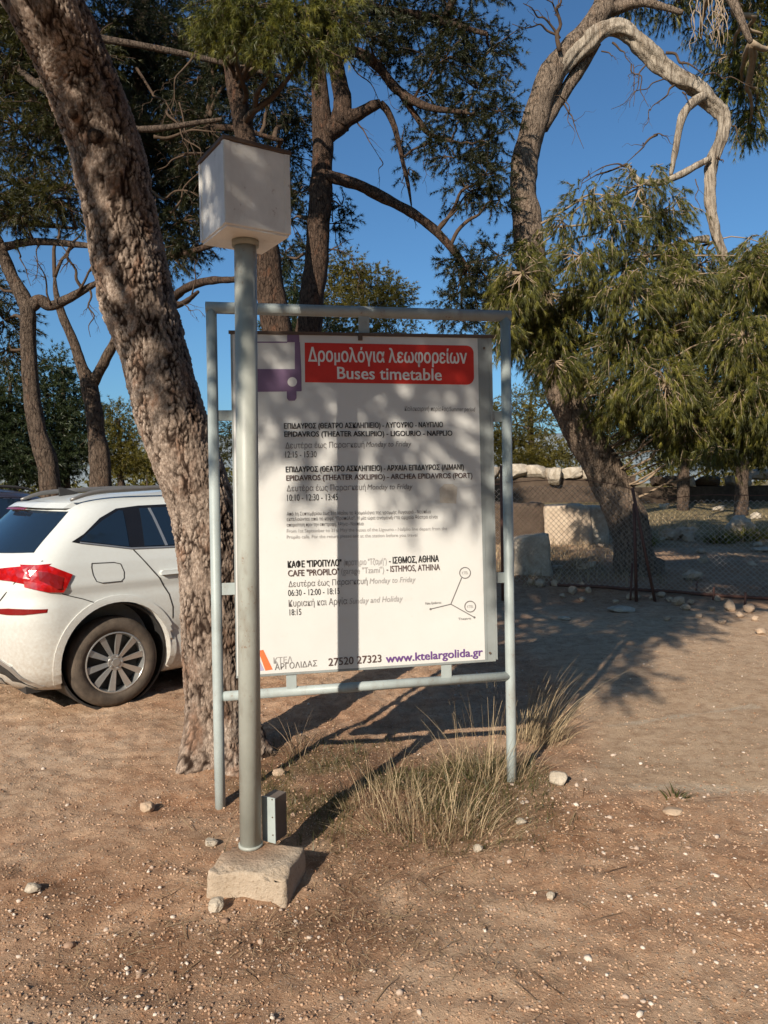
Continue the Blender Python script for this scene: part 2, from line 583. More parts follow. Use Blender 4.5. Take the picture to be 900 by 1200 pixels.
M_HILL = mat_stone("hazy hill scrub", (.15, .18, .19), (.25, .27, .28), .02, .2, stain=(.17, .2, .19))  # air haze is put into the blue-grey colour
hx = np.linspace(-900, 900, 181)
hv = []; hf = []
for i, x in enumerate(hx):
    h = 30 + 26 * float(vnoise(np.array([[x * .006, 3.1, 0]]), 61)[0]) + 14 * math.exp(-((x + 190) / 120) ** 2)
    for k, (yy, s) in enumerate(((560, -.05), (620, .45), (680, .85), (720, 1.0), (820, .6), (950, -.05))):
        hv.append((x, yy, h * s + 4 * float(vnoise(np.array([[x * .03, k, 1]]), 62)[0])))
for i in range(len(hx) - 1):
    for k in range(5): hf.append((i * 6 + k, (i + 1) * 6 + k, (i + 1) * 6 + k + 1, i * 6 + k + 1))
mb = MB(); mb.add(hv, hf)
part("hills", mb.data("hills", smooth=True), M_HILL)["kind"] = "structure"

# ------------------------------------------------------------------ vegetation builders
def needles(C, D, n, L, w, spread, rng, droop=.15):
    """fans of thin triangles: C centres, D directions"""
    N = len(C)
    D = np.repeat(nrm(D), n, 0); Cc = np.repeat(C, n, 0)
    rv = nrm(rng.normal(size=(N * n, 3)))
    sp = rng.uniform(.15, 1, (N * n, 1)) * spread
    d = nrm(D + rv * sp)
    ln = L * rng.uniform(.65, 1.15, (N * n, 1))
    tip = Cc + d * ln; tip[:, 2] -= (droop * ln[:, 0])
    side = nrm(np.cross(d, rng.normal(size=(N * n, 3)))) * (w / 2)
    V = np.empty((N * n, 3, 3)); V[:, 0] = Cc + side; V[:, 1] = Cc - side; V[:, 2] = tip
    r = np.repeat(np.repeat(rng.uniform(0, 1, N), n), 3)
    return V.reshape(-1, 3), r


def bend(a, b, sag=.0, wob=.08, rng=None, n=5):
    a = np.asarray(a, float); b = np.asarray(b, float); L = np.linalg.norm(b - a)
    t = np.linspace(0, 1, n)[:, None]
    P = a + (b - a) * t
    P[:, 2] += (np.sin(t[:, 0] * math.pi)) * sag * L
    if rng is not None:
        P[1:-1] += rng.normal(size=(n - 2, 3)) * wob * L / n
    return P


def crown(tree, trunk_pts, pads, leaf, wood, seed, L=.11, w=.010, nn=10, twig_len=.3, tufts=4, droop=.5, density=1.0,
          spread=.8, limb_r=.05, sub=5, gap=.30, from_top=False, name='crown', shell=.5, limb_every=True, twig_r=.006):
    """pads: (centre, rx, ry, rz, twigs); limbs go from the trunk to each pad, twigs fill the pad"""
    rng = np.random.default_rng(seed)
    trunk_pts = np.asarray(trunk_pts, float)
    wb = MB(); Cs = []; Ds = []
    for (c, rx, ry, rz, nt) in pads:
        c = np.asarray(c, float)
        if limb_every:
            dist = np.linalg.norm(trunk_pts - c, axis=1) + np.maximum(trunk_pts[:, 2] - c[2] + .2, 0) * 1.5
            a = trunk_pts[int(np.argmin(dist))]
            P = bend(a, c, rng.uniform(-.02, .10), .16, rng, 6)
            ll = np.linalg.norm(c - a)
            r0 = min(limb_r, .012 + .022 * ll)
            wb.tube(P, np.linspace(r0, r0 * .35, len(P)), 6, 3, .25, 8, seed)
        nt = int(nt * density)
        u = nrm(rng.normal(size=(nt * 2, 3))); rr = rng.uniform(0, 1, (nt * 2, 1)) ** shell
        off = u * rr * np.array([rx, ry, rz])
        base = c + off
        keep = vnoise(base / max(.25, .45 * rx) + seed, seed) > gap
        base = base[keep][:nt]; u = u[keep][:nt]
        if not len(base): continue
        dirs = nrm(u * np.array([1, 1, .5]) + rng.normal(size=base.shape) * .45 + np.array([0, 0, -droop]))
        tl = twig_len * rng.uniform(.5, 1.2, (len(base), 1))
        for k in range(tufts):
            t = (k + .6) / tufts
            q = base + dirs * tl * t
            q[:, 2] -= droop * .35 * tl[:, 0] * t * t
            Cs.append(q); Ds.append(nrm(dirs + np.array([0, 0, -droop * t * .8]) + rng.normal(size=q.shape) * .25))
        # fine wood inside the pad
        for j in range(0, len(base), sub):
            P = bend(c + (base[j] - c) * .1, base[j] + dirs[j] * tl[j] * .8, .05, .25, rng, 4)
            wb.tube(P, [twig_r * 2, twig_r * 1.5, twig_r * 1.1, twig_r * .6], 4, 2, 0, 1, 0, False)
        for j in range(2, len(base), max(2, sub // 2)):
            wb.tube([base[j], base[j] + dirs[j] * tl[j] * .5 + np.array([0, 0, -droop * .05 * tl[j, 0]]), base[j] + dirs[j] * tl[j] + np.array([0, 0, -droop * .35 * tl[j, 0]])],
                    [twig_r, twig_r * .8, twig_r * .4], 3, 1, 0, 1, 0, False)
    V, r = needles(np.concatenate(Cs), np.concatenate(Ds), nn, L, w, spread, rng, .12 + .15 * droop)
    V = V - np.array(tree.location)
    part(name, mesh_np(name, V, np.arange(len(V)).reshape(-1, 3), {"rnd": r}), leaf, tree)
    if wb.n: part('branches', wb.data('branches', tree, True), wood, tree)


def pad_px(px, py, d, rx, rz=None, n=40, ry=None):
    rz = rx if rz is None else rz
    s = d / F
    return (W(px, py, d), rx * s, (ry if ry is not None else rx * .9) * s, rz * s, n)


def bare_branch(mb, a, b, r, rng, lev=2, kids=5, sag=.05, spread=.6):
    a = np.asarray(a, float); b = np.asarray(b, float)
    P = bend(a, b, sag, .24, rng, 6)
    P2, R2 = curve(P, np.linspace(r, r * .25, len(P)), 3)
    v, f = tube_geo(P2, R2, 6 if r > .012 else 4, .2, 10, 3); mb.add(v, f)
    if lev <= 0: return
    L = np.linalg.norm(b - a)
    for k in range(kids):
        i = int(rng.uniform(.25, .98) * (len(P2) - 1))
        d = nrm(nrm(b - a) * .7 + rng.normal(size=3) * spread + np.array([0, 0, -.15]))
        bare_branch(mb, P2[i], P2[i] + d * L * rng.uniform(.2, .5), max(R2[i] * .55, .003), rng, lev - 1, max(2, kids - 2), sag, spread)


def poly_px(pts):
    return np.array([W(*p) for p in pts])


def sample(P, n=40):
    Q, _ = curve(P, np.ones(len(P)), 8); return Q

# ------------------------------------------------------------------ the leaning pine in front
TREE_G = "pines around the parking place"
PINE_D = 4.42
main_axis = poly_px([(268, 925, 4.42), (262, 880, 4.42), (256, 800, 4.42), (250, 720, 4.42), (243, 640, 4.41), (232, 580, 4.40), (212, 520, 4.38),
                     (192, 460, 4.36), (176, 400, 4.33), (160, 340, 4.30), (147, 280, 4.27), (136, 220, 4.23), (120, 160, 4.18), (97, 100, 4.10), (74, 45, 4.0), (52, 0, 3.92)])
main_rad = [.255, .228, .215, .215, .21, .21, .222, .232, .235, .232, .228, .222, .225, .232, .232, .23]
up_axis = np.array([(-2.05, 3.6, 5.0), (-2.2, 3.0, 5.8), (-2.1, 2.3, 6.5), (-1.9, 1.7, 7.2)])
axis_all = np.vstack([main_axis, up_axis])
rad_all = [r_ * .84 for r_ in main_rad] + [.18, .15, .11, .06]
base = main_axis[0].copy(); base[2] = -.05
tree = thing('pine_tree', 'thick rough barked pine leaning left, its base right behind the signboard leg', 'pine tree', (base[0], base[1], 0), TREE_G)
P, R = curve(axis_all, rad_all, 36)
P[:8, 2] -= np.linspace(.08, 0, 8)
sd = 190
v, f = tube_geo(P, R, sd, .22, 2.6, 5)
# bark relief: real displaced plates
vv = np.asarray(v); cen = np.repeat(P, sd, 0); dirv = nrm(vv - cen)
q = vv * np.array([1, 1, .42])
def cellnoise(p, s, seed):
    """distance between the two nearest feature points: small in the cracks"""
    p = p * s; i = np.floor(p).astype(np.int64)
    d1 = np.full(len(p), 9.0); d2 = np.full(len(p), 9.0)
    for dx in (-1, 0, 1):
        for dy in (-1, 0, 1):
            for dz in (-1, 0, 1):
                c = i + np.array([dx, dy, dz])
                fp = c + np.stack([_hash(c[:, 0], c[:, 1], c[:, 2], seed + k) for k in range(3)], -1)
                d = np.linalg.norm(p - fp, axis=1)
                n1 = np.minimum(d1, d); d2 = np.minimum(np.maximum(d1, d), d2); d1 = n1
    return d2 - d1
wq = q + .045 * np.stack([vnoise(q * 15, 71), vnoise(q * 13, 72), vnoise(q * 13, 73)], -1) + .022 * np.stack([vnoise(q * 42, 76), vnoise(q * 42, 77), vnoise(q * 42, 78)], -1)
e = sstep(0, .34, cellnoise(wq, 36, 81))
e2 = sstep(0, .35, cellnoise(wq, 95, 84))
gate = sstep(.3, .6, vnoise(q * 20, 79))
e = 1 - (1 - e) * (.35 + .65 * gate)
disp = (e - .6) * .010 + (e2 - .5) * .006 + (vnoise(q * 85, 75) - .5) * .007 + (vnoise(vv * 150, 70) - .5) * .006 + (vnoise(vv * 16, 74) - .5) * .010
flare = np.clip(1 - vv[:, 2] / .5, 0, 1) ** 2
ang = np.arctan2(dirv[:, 1], dirv[:, 0])
disp += flare * (.03 + .07 * np.sin(ang * 5 + 1))
vv = vv + dirv * disp[:, None]
fq = np.array([x for x in f if len(x) == 4])
me = mesh_np('trunk', vv - np.array(tree.location), fq, {"crack": e * (.55 + .45 * e2)}, False)
tb = NT("near pine bark"); co = tb.coord((1, 1, .5))
fine = tb.noise(co, 120, 5, .8); mid = tb.noise(co, 9, 4); big = tb.noise(co, 3, 3)
pc = tb.ramp(fine, [(.32, (.14, .100, .076)), (.5, (.41, .315, .25)), (.68, (.66, .55, .46))])
pc = tb.mix(tb.ramp(mid, [(.52, 0.0), (.66, .65)]), pc, (.25, .115, .06))
pc = tb.mix(tb.ramp(big, [(.40, .45), (.60, 0.0)]), pc, (.20, .14, .105))
cr = tb.ramp(tb.attr("crack"), [(.05, .0), (.40, .45), (.85, 1.0)])
tb.col(tb.mix(cr, (.030, .018, .013), pc)); tb.bump(fine, .6, .012); tb.set(.93, .12)
part('trunk', me, tb.m, tree)
# knots where limbs were cut
for (px, py, d, s) in ((113, 160, 3.98, .040), (86, 134, 3.96, .028), (140, 300, 4.09, .026)):
    c = W(px, py, d); c2 = W(px, py, d + .10)
    kb = MB(); kb.tube([c2, c * .6 + c2 * .4, c], [s * 1.25, s * 1.05, s * .7], 12, 3, .3, 20, 9)
    part('knot', kb.data('knot', tree, True), M_BARK_RED, tree)
pads = []
rg = np.random.default_rng(21)
for (x, y, z, r, n) in [(-3.0, -.6, 5.2, .62, 40), (-2.45, -.95, 5.0, .5, 15), (-2.1, -.2, 5.1, .6, 38), (-1.5, .2, 5.2, .65, 64), (-2.6, .5, 5.4, .7, 34),
                        (-1.9, 1.0, 5.5, .7, 70), (-1.0, 1.0, 5.1, .65, 64), (-.3, 1.4, 5.0, .6, 56), (-1.2, 1.8, 5.3, .7, 70), (-2.6, 1.7, 5.8, .7, 22),
                        (-.4, 2.3, 5.2, .65, 60), (-3.3, .6, 5.6, .6, 12), (-1.6, 2.6, 5.6, .7, 66), (-2.4, 2.9, 6.0, .7, 26), (.3, 2.9, 5.4, .55, 46),
                        (-.6, 3.2, 5.6, .65, 60), (-1.4, .2, 6.2, .7, 60), (-2.0, 1.4, 6.8, .7, 60), (-1.1, 1.3, 6.3, .7, 60), (-1.5, 3.3, 6.3, .6, 50),
                        (-2.0, -1.35, 4.8, .40, 24), (-3.5, -.3, 5.3, .45, 8), (.4, 2.0, 5.0, .45, 34), (-.9, .2, 4.9, .5, 40),
                        (.6, 3.5, 5.6, .5, 40), (-2.9, -1.5, 5.3, .35, 16), (-2.3, -.75, 4.75, .4, 9), (-2.7, -.2, 4.9, .5, 24), (-1.7, -.6, 4.9, .45, 24),
                        (.8, -.5, 6.6, .8, 70), (1.8, -1.5, 6.9, .85, 70), (1.6, .4, 6.8, .8, 70), (2.8, -.4, 7.1, .85, 70), (2.7, -2.6, 7.1, .85, 70), (1.2, -3.0, 6.9, .85, 70), (3.8, -1.6, 7.2, .8, 60), (.2, -2.0, 6.6, .7, 50), (2.4, 1.2, 7.0, .7, 50), (3.6, .6, 7.2, .7, 50), (-1.9, 2.2, 6.6, .7, 60), (-1.2, 3.1, 6.8, .7, 60), (-.4, 2.4, 6.4, .7, 60), (1.0, 2.0, 6.6, .6, 40), (-1.6, 4.2, 7.0, .7, 20), (-.5, 4.4, 6.9, .6, 22)]:  # pads right of the trunk are added out of view to block overhead sky
    pads.append(((x, y, z), r, r, r * .55, n))
crown(tree, sample(axis_all)[-40:], [p_ for p_ in pads if p_[0][1] > .3 and p_[0][0] > -2.2], M_LEAF_MID, M_TWIG, 24, .12, .016, 12, .32, 4, .4, 3.0, .8, .08, 10, .16, name='front_crown')
crown(tree, sample(axis_all)[-40:], [p_ for p_ in pads if not (p_[0][1] > .3 and p_[0][0] > -2.2)], M_LEAF_MID, M_TWIG, 22, .12, .016, 12, .32, 4, .4, 2.4, .8, .08, 8, .50)
pads = []
for x in np.arange(.4, 9.0, 1.25):
    for y in np.arange(-8.0, 2.2, 1.25):
        if x < .9 and y < -2.6: continue
        pads.append(((x + rg.uniform(-.3, .3), y + rg.uniform(-.3, .3), 6.3 + .12 * x + rg.uniform(-.3, .9)), .95, .95, .5, 46))
crown(tree, sample(axis_all)[-30:], pads, M_LEAF_MID, M_TWIG, 23, .20, .034, 10, .45, 3, .3, 1.6, .9, .08, 16, .12, name='sky_block_crown')  # unseen canopy added behind and right of the camera to cut sky light

# ------------------------------------------------------------------ trees behind, left to centre
def tree_simple(name, label, axis, rad, bark, pads, leaf, seed, wood=M_TWIG, lump=.25, tsides=14, cat='pine tree', limbs=(), group=TREE_G, **kw):
    axis = np.asarray(axis, float)
    gz0 = float(ground_z(axis[0][0], axis[0][1])[0])
    t = thing(name, label, cat, (axis[0][0], axis[0][1], gz0), group)
    P, R = curve(axis, rad, 8)
    v, f = tube_geo(P, R, tsides, lump, 3.5, seed)
    tb_ = MB(); tb_.add(v, f)
    pts = [P]
    for lp, lr in limbs:
        P2, R2 = curve(np.asarray(lp, float), lr, 7)
        v, f = tube_geo(P2, R2, 10, lump, 6, seed + 1); tb_.add(v, f); pts.append(P2)
    part('trunk', tb_.data('trunk', t, True), bark, t)
    if pads: crown(t, np.vstack(pts)[4:], pads, leaf, wood, seed, **kw)
    return t


def gnd(px, d, sink=.1):
    """a point on the ground under pixel column px at distance d"""
    q = W(px, 600, d); q[2] = float(ground_z(q[0], q[1])[0]) - sink; return q


# left pine (its fork holds the car-side sky gap)
D = 13.0
ax = np.vstack([gnd(64, D), poly_px([(58, 560, D), (44, 505, D), (36, 450, D), (33, 400, D), (32, 360, D), (14, 325, D), (-2, 285, D), (-25, 240, D), (-30, 150, D), (-10, 60, D), (20, -40, D), (40, -130, D)])])
lim = [(poly_px([(32, 362, D), (46, 352, D), (60, 358, D), (80, 350, D - .2), (102, 338, D - .3), (130, 322, D - .5)]), [.12, .105, .085, .07, .055, .03]),
       (poly_px([(2, 290, D), (40, 283, D - .3), (95, 287, D - .6), (130, 292, D - .8)]), [.07, .06, .05, .03]),
       (poly_px([(-20, 250, D), (40, 262, D), (90, 268, D - .5)]), [.06, .05, .02]),
       (poly_px([(-5, 60, D), (60, 110, D - 1), (150, 150, D - 1.5), (260, 140, D - 2)]), [.065, .06, .05, .03]),
       (poly_px([(0, 20, D), (90, 40, D - 1), (200, 60, D - 1), (330, 90, D - 1)]), [.065, .06, .05, .03])]
pads = [pad_px(*a) for a in [(20, 215, 12.6, 45, 22, 46), (60, 235, 12.3, 36, 18, 36), (-10, 240, 12.6, 40, 22, 36), (75, 222, 12.2, 30, 18, 26), (20, 250, 12.4, 40, 18, 30),
                             (20, 150, 12.8, 50, 32, 54), (65, 130, 12.5, 44, 34, 48), (10, 80, 12.6, 55, 40, 60), (40, 180, 12.8, 40, 20, 30), (-15, 340, 13.5, 36, 30, 36), (5, 375, 13.8, 30, 26, 30), (8, 410, 14, 26, 30, 28), (40, 20, 12.6, 60, 44, 70), (-10, 20, 12.6, 60, 44, 60), (90, 70, 12.4, 44, 34, 50), (50, 75, 13.2, 50, 30, 50), (30, 115, 13.4, 44, 28, 44), (90, 165, 12.9, 34, 24, 30), (30, -60, 12.5, 90, 60, 90), (-60, -50, 12.5, 90, 60, 80), (40, -140, 12.5, 110, 60, 90)]]
t = tree_simple('pine_tree', 'slender dark pine behind the white car, its trunk leaning and bending left', ax, [.21, .175, .145, .135, .13, .13, .11, .095, .09, .08, .07, .05, .03], M_BARK_GREY, pads, M_LEAF_MID, 31,
                limbs=lim, L=.10, w=.0085, nn=18, twig_len=.34, tufts=4, droop=.22, gap=.26, density=3.0, sub=6, spread=1.4, twig_r=.008)
bb = MB(); rg = np.random.default_rng(5)
for a, b, r in [((98, 340), (70, 285), .03), ((60, 358), (40, 300), .02), ((90, 345), (125, 290), .025), ((50, 283), (38, 330), .015), ((90, 286), (70, 320), .02), ((105, 338), (106, 395), .02), ((20, 290), (36, 335), .015)]:
    bb = MB(); bare_branch(bb, W(*a, D - .3), W(*b, D - .6), r, rg, 2, 4)
    part('dead_branch', bb.data('dead_branch', t, True), M_TWIG, t)

# dark pine filling the upper left
D = 15.5
ax = np.vstack([gnd(215, D), poly_px([(205, 480, D), (190, 380, D), (175, 280, D), (165, 180, D), (165, 80, D), (170, -20, D), (175, -140, D)])])
pads = []
rg = np.random.default_rng(8)
for (x, y, rx, rz, n) in [(130, 30, 50, 40, 70), (190, 20, 52, 40, 70), (245, 90, 50, 40, 66), (170, 90, 55, 40, 74), (110, 100, 46, 40, 60), (60, 40, 56, 44, 70),
                          (215, 160, 50, 40, 66), (165, 160, 44, 40, 56), (250, 200, 44, 34, 50), (195, 215, 40, 30, 44), (215, 260, 36, 24, 34), (185, 268, 28, 24, 26),
                          (270, 40, 50, 40, 60), (320, 110, 44, 44, 50), (330, 180, 38, 34, 40), (320, 230, 36, 26, 30), (60, 90, 46, 36, 50), (345, 140, 36, 36, 34), (150, 60, 50, 44, 60), (215, 50, 50, 44, 60), (200, 110, 50, 40, 60), (240, 140, 44, 36, 50), (190, 180, 44, 34, 46), (230, 215, 40, 28, 40), (120, 150, 40, 30, 40), (290, 70, 44, 44, 46), (160, 220, 36, 28, 34), (305, 200, 30, 34, 30), (150, -70, 90, 60, 90), (270, -80, 90, 60, 90), (180, -170, 120, 70, 110), (200, 300, 26, 20, 16), (228, 285, 22, 22, 16)]:
    pads.append(pad_px(x, y, D + rg.uniform(-2, 1), rx, rz, n))
lim = [(poly_px([(176, 290, D), (200, 300, D - 1), (240, 290, D - 2), (285, 270, D - 2.5)]), [.08, .07, .055, .03]),
       (poly_px([(166, 160, D), (210, 155, D - 1), (270, 150, D - 2), (330, 165, D - 2)]), [.08, .07, .055, .03]),
       (poly_px([(188, 370, D), (210, 343, D - 2), (240, 330, D - 3), (270, 328, D - 3.5), (300, 325, D - 4)]), [.09, .075, .065, .05, .03]),
       (poly_px([(186, 365, D), (215, 355, D - 2), (232, 342, D - 3)]), [.07, .05, .03])]
t = tree_simple('pine_tree', 'tall dense dark pine crossed by bare boughs, mostly hidden by the leaning trunk', ax, [.26, .23, .20, .18, .16, .14, .11, .05], M_BARK_RED, pads, M_LEAF_DARK, 41,
                limbs=lim, L=.11, w=.009, nn=18, twig_len=.36, tufts=4, droop=.25, gap=.20, density=4.0, sub=7, spread=1.4, twig_r=.008)
bb = MB(); rg = np.random.default_rng(15)
for a, b, r, d in [((195, 130), (235, 185), .022, 12), ((160, 80), (205, 140), .03, 13), ((180, 160), (260, 155), .035, 13), ((200, 250), (250, 190), .02, 13), ((230, 60), (200, 130), .02, 12),
                   ((225, 345), (232, 300), .014, 12), ((270, 328), (310, 300), .014, 12), ((165, 230), (235, 232), .03, 13), ((240, 180), (180, 200), .025, 12.5), ((205, 355), (240, 372), .012, 12), ((210, 120), (228, 182), .014, 11.5)]:
    bb = MB(); bare_branch(bb, W(*a, d), W(*b, d - .3), r, rg, 2, 4)
    part('dead_branch', bb.data('dead_branch', t, True), M_TWIG, t)

# forked stub pine
D = 16.0
ax = np.vstack([gnd(118, D), poly_px([(117, 548, D), (112, 500, D), (104, 450, D), (96, 430, D), (86, 400, D), (74, 372, D), (66, 345, D), (64, 325, D)])])
lim = [(poly_px([(106, 455, D), (116, 436, D), (127, 415, D), (138, 392, D), (150, 350, D), (165, 290, D)]), [.12, .115, .105, .09, .08, .05])]
pads = [pad_px(68, 250, 16.2, 36, 22, 20), pad_px(98, 268, 16.4, 26, 18, 12)]
t = tree_simple('pine_tree', 'pine trunk forking into two arms above the white car roof', ax, [.24, .21, .175, .17, .115, .10, .09, .06, .03], M_BARK_GREY, pads, M_LEAF_MID, 51, limbs=lim,
                L=.16, w=.014, nn=10, twig_len=.4, tufts=4, droop=.3)

# reddish trunk behind the lamp box
D = 10.8
ax = np.vstack([gnd(332, D), poly_px([(330, 480, D), (326, 400, D), (317, 335, D), (303, 245, D), (289, 165, D), (274, 90, D), (262, 30, D), (250, -40, D), (240, -120, D)])])
pads = [pad_px(*a) for a in [(262, 10, 9.6, 30, 26, 50), (300, 8, 9.4, 34, 24, 56), (285, 35, 9.5, 24, 16, 28), (345, 12, 9.5, 34, 30, 56), (330, 45, 9.3, 32, 20, 40), (385, 15, 9.6, 34, 30, 54), (365, 55, 9.4, 30, 18, 36), (250, 30, 9.8, 20, 16, 20), (330, -40, 9.6, 60, 30, 60)]]
t = tree_simple('pine_tree', 'reddish pine trunk rising straight behind the white lamp box', ax, [.25, .22, .21, .20, .17, .145, .125, .115, .09, .05], M_BARK_RED, pads, M_LEAF_OLIVE, 61,
                L=.085, w=.0065, nn=20, twig_len=.26, tufts=4, droop=.6, gap=.24, wood=M_TWIG, density=2.6, sub=8, spread=1.4)

# central pine with the drooping limb
D = 12.0
ax = np.vstack([gnd(352, D), poly_px([(356, 460, D), (362, 390, D), (368, 330, D), (374, 260, D), (377, 200, D), (378, 150, D), (374, 90, D), (370, 40, D), (372, -30, D), (380, -120, D)])])
lim = [(poly_px([(378, 205, D), (392, 208, D - .1), (420, 217, D - .2), (450, 232, D - .2), (480, 248, D - .2), (508, 268, D - .2), (530, 292, D - .2), (545, 310, D - .2)]), [.10, .095, .085, .08, .075, .07, .06, .04]),
       (poly_px([(381, 158, D), (392, 150, D), (404, 140, D), (420, 134, D), (437, 124, D), (446, 121, D)]), [.17, .16, .14, .10, .085, .06]),
       (poly_px([(446, 121, D), (455, 132, D), (464, 155, D), (472, 190, D), (478, 215, D), (482, 240, D)]), [.055, .05, .045, .035, .028, .012]),
       (poly_px([(396, 148, D), (402, 125, D), (398, 95, D), (390, 60, D), (388, 20, D), (392, -30, D)]), [.17, .14, .13, .12, .11, .08]),
       (poly_px([(390, 58, D), (420, 62, D), (445, 80, D), (465, 105, D), (500, 125, D - .3), (545, 132, D - .5)]), [.08, .08, .075, .07, .06, .03]),
       (poly_px([(466, 105, D), (490, 140, D), (505, 158, D), (540, 168, D - .3)]), [.05, .045, .04, .02]),
       (poly_px([(378, -20, D), (440, 10, D), (500, 20, D), (570, 40, D - .5)]), [.09, .08, .06, .03])]
pads = [pad_px(*a) for a in [(440, 15, 12, 44, 34, 60), (490, 20, 12.3, 48, 36, 66), (540, 25, 12, 46, 36, 60), (575, 60, 12, 34, 30, 40), (470, 60, 12.3, 40, 26, 44), (520, 70, 11.8, 44, 30, 54), (560, 105, 11.8, 40, 30, 46),
                             (500, 110, 12, 30, 20, 26), (585, 130, 11.7, 24, 24, 22), (540, 140, 11.8, 38, 26, 42), (575, 165, 11.6, 26, 22, 24), (535, 185, 11.8, 36, 22, 34), (570, 205, 11.6, 28, 22, 28), (550, 225, 11.7, 32, 20, 28),
                             (505, 165, 11.9, 24, 18, 18), (585, 235, 11.6, 22, 18, 16), (470, 165, 12, 14, 12, 5), (478, 200, 12, 12, 8, 4),
                             (560, 320, 11.8, 34, 28, 40), (535, 305, 12, 26, 22, 22), (585, 300, 11.6, 24, 26, 22), (560, 350, 11.8, 34, 22, 36), (590, 350, 11.6, 24, 24, 22), (535, 345, 12, 26, 20, 20), (540, 375, 12, 30, 16, 20),
                             (390, 262, 12.3, 24, 18, 16), (400, 240, 12.3, 16, 12, 7), (340, 260, 12.8, 30, 26, 26), (335, 300, 12.8, 24, 28, 24), (350, 225, 12.8, 22, 22, 14), (430, 40, 11.5, 40, 26, 40), (400, 30, 11.2, 34, 26, 36), (430, -60, 11.6, 80, 50, 80), (540, -50, 11.6, 80, 50, 80), (480, -150, 11.6, 110, 60, 100), (590, -120, 11.6, 80, 60, 70)]]
t = tree_simple('pine_tree', 'tall pine above the signboard with one long limb drooping right', ax, [.23, .22, .21, .195, .18, .165, .165, .12, .105, .09, .05], M_BARK_RED, pads, M_LEAF_DARK, 71, limbs=lim,
                L=.085, w=.0085, nn=18, twig_len=.22, tufts=4, droop=.2, gap=.27, density=2.5, shell=.6, sub=9, spread=1.7)
bb = MB(); rg = np.random.default_rng(25)
for a, b, r, d in [((378, 235), (400, 242), .03, 12), ((482, 240), (487, 268), .012, 12), ((474, 200), (470, 232), .010, 12), ((415, 135), (445, 185), .016, 12), ((445, 185), (444, 222), .010, 12), ((400, 60), (450, 130), .015, 11.9), ((420, 60), (470, 130), .012, 11.9),
                   ((385, 292), (412, 300), .014, 12), ((412, 300), (424, 350), .010, 12), ((385, 295), (415, 280), .010, 12), ((500, 165), (495, 215), .010, 11.9), ((520, 150), (525, 205), .010, 11.9)]:
    bb = MB(); bare_branch(bb, W(*a, d), W(*b, d), r, rg, 1, 3)
    part('dead_branch', bb.data('dead_branch', t, True), M_TWIG, t)

# rounder trees and shrubs further off
def bushy(name, label, base_px, d, pads, leaf, seed, cat='tree', trunk_r=.16, bark=M_BARK_GREY, top=None, group="trees beyond the pines", **kw):
    b = gnd(base_px, d)
    tp = top if top is not None else W(base_px, min(p[1] for p in pads), d)
    ax = np.array([b, b * .6 + tp * .4 + np.array([.05, 0, 0]), b * .25 + tp * .75, tp])
    a = dict(L=.15, w=.020, nn=12, twig_len=.40, tufts=3, droop=.05, gap=.16, spread=1.4, sub=24, density=4.2)
    a.update(kw)
    return tree_simple(name, label, ax, [trunk_r, trunk_r * .8, trunk_r * .5, trunk_r * .2], bark, [pad_px(*p) for p in pads], leaf, seed, cat=cat, group=group, **a)


bushy('evergreen_tree', 'dark pointed evergreen between the two pine trunks behind the white car', 74, 21,
      [(66, 430, 21, 16, 18, 30), (66, 465, 21, 26, 26, 60), (90, 490, 21, 26, 30, 60), (60, 505, 20.5, 34, 30, 70), (85, 530, 20.5, 34, 24, 66), (50, 545, 20.2, 34, 22, 60)], M_LEAF_EVER, 101)
bushy('evergreen_tree', 'dark low evergreen left of the bending pine trunk, behind the white car', 12, 20,
      [(5, 470, 20, 28, 26, 60), (15, 500, 20, 30, 28, 66), (0, 535, 19.6, 34, 24, 66), (25, 545, 19.5, 28, 20, 46), (10, 440, 20.5, 22, 20, 30), (-25, 500, 20, 40, 40, 70)], M_LEAF_EVER, 102)
bushy('broadleaf_tree', 'yellow green bushy tree right of the forked pine trunk', 140, 26,
      [(136, 490, 26, 16, 18, 34), (140, 515, 26, 20, 18, 46), (128, 535, 25.6, 22, 16, 40), (150, 540, 25.6, 20, 12, 34)], M_LEAF_YELLOW, 103)
bushy('shrub', 'low brownish shrub beside the leaning trunk, far behind the car', 172, 30,
      [(165, 542, 30, 16, 10, 30), (185, 546, 30, 14, 9, 24)], M_LEAF_YELLOW, 104, cat='shrub', trunk_r=.06, L=.2)
bushy('broadleaf_tree', 'round yellow green tree crown just above the signboard top', 425, 27,
      [(405, 315, 27, 24, 18, 50), (440, 335, 27, 28, 20, 56), (390, 345, 27, 28, 24, 56), (460, 350, 26.6, 26, 20, 50), (425, 365, 26.5, 40, 20, 80), (415, 400, 26, 50, 34, 110), (465, 400, 26, 30, 34, 60), (415, 460, 26, 50, 40, 90)], M_LEAF_YELLOW, 105, trunk_r=.22)
bushy('broadleaf_tree', 'dark tree behind the central pine trunk, left of the round yellow green crown', 345, 24,
      [(345, 330, 24, 20, 26, 40), (352, 365, 24, 24, 24, 50), (335, 400, 23.6, 34, 30, 70), (375, 395, 24, 26, 30, 50), (345, 450, 24, 40, 40, 70)], M_LEAF_EVER, 106, trunk_r=.2)
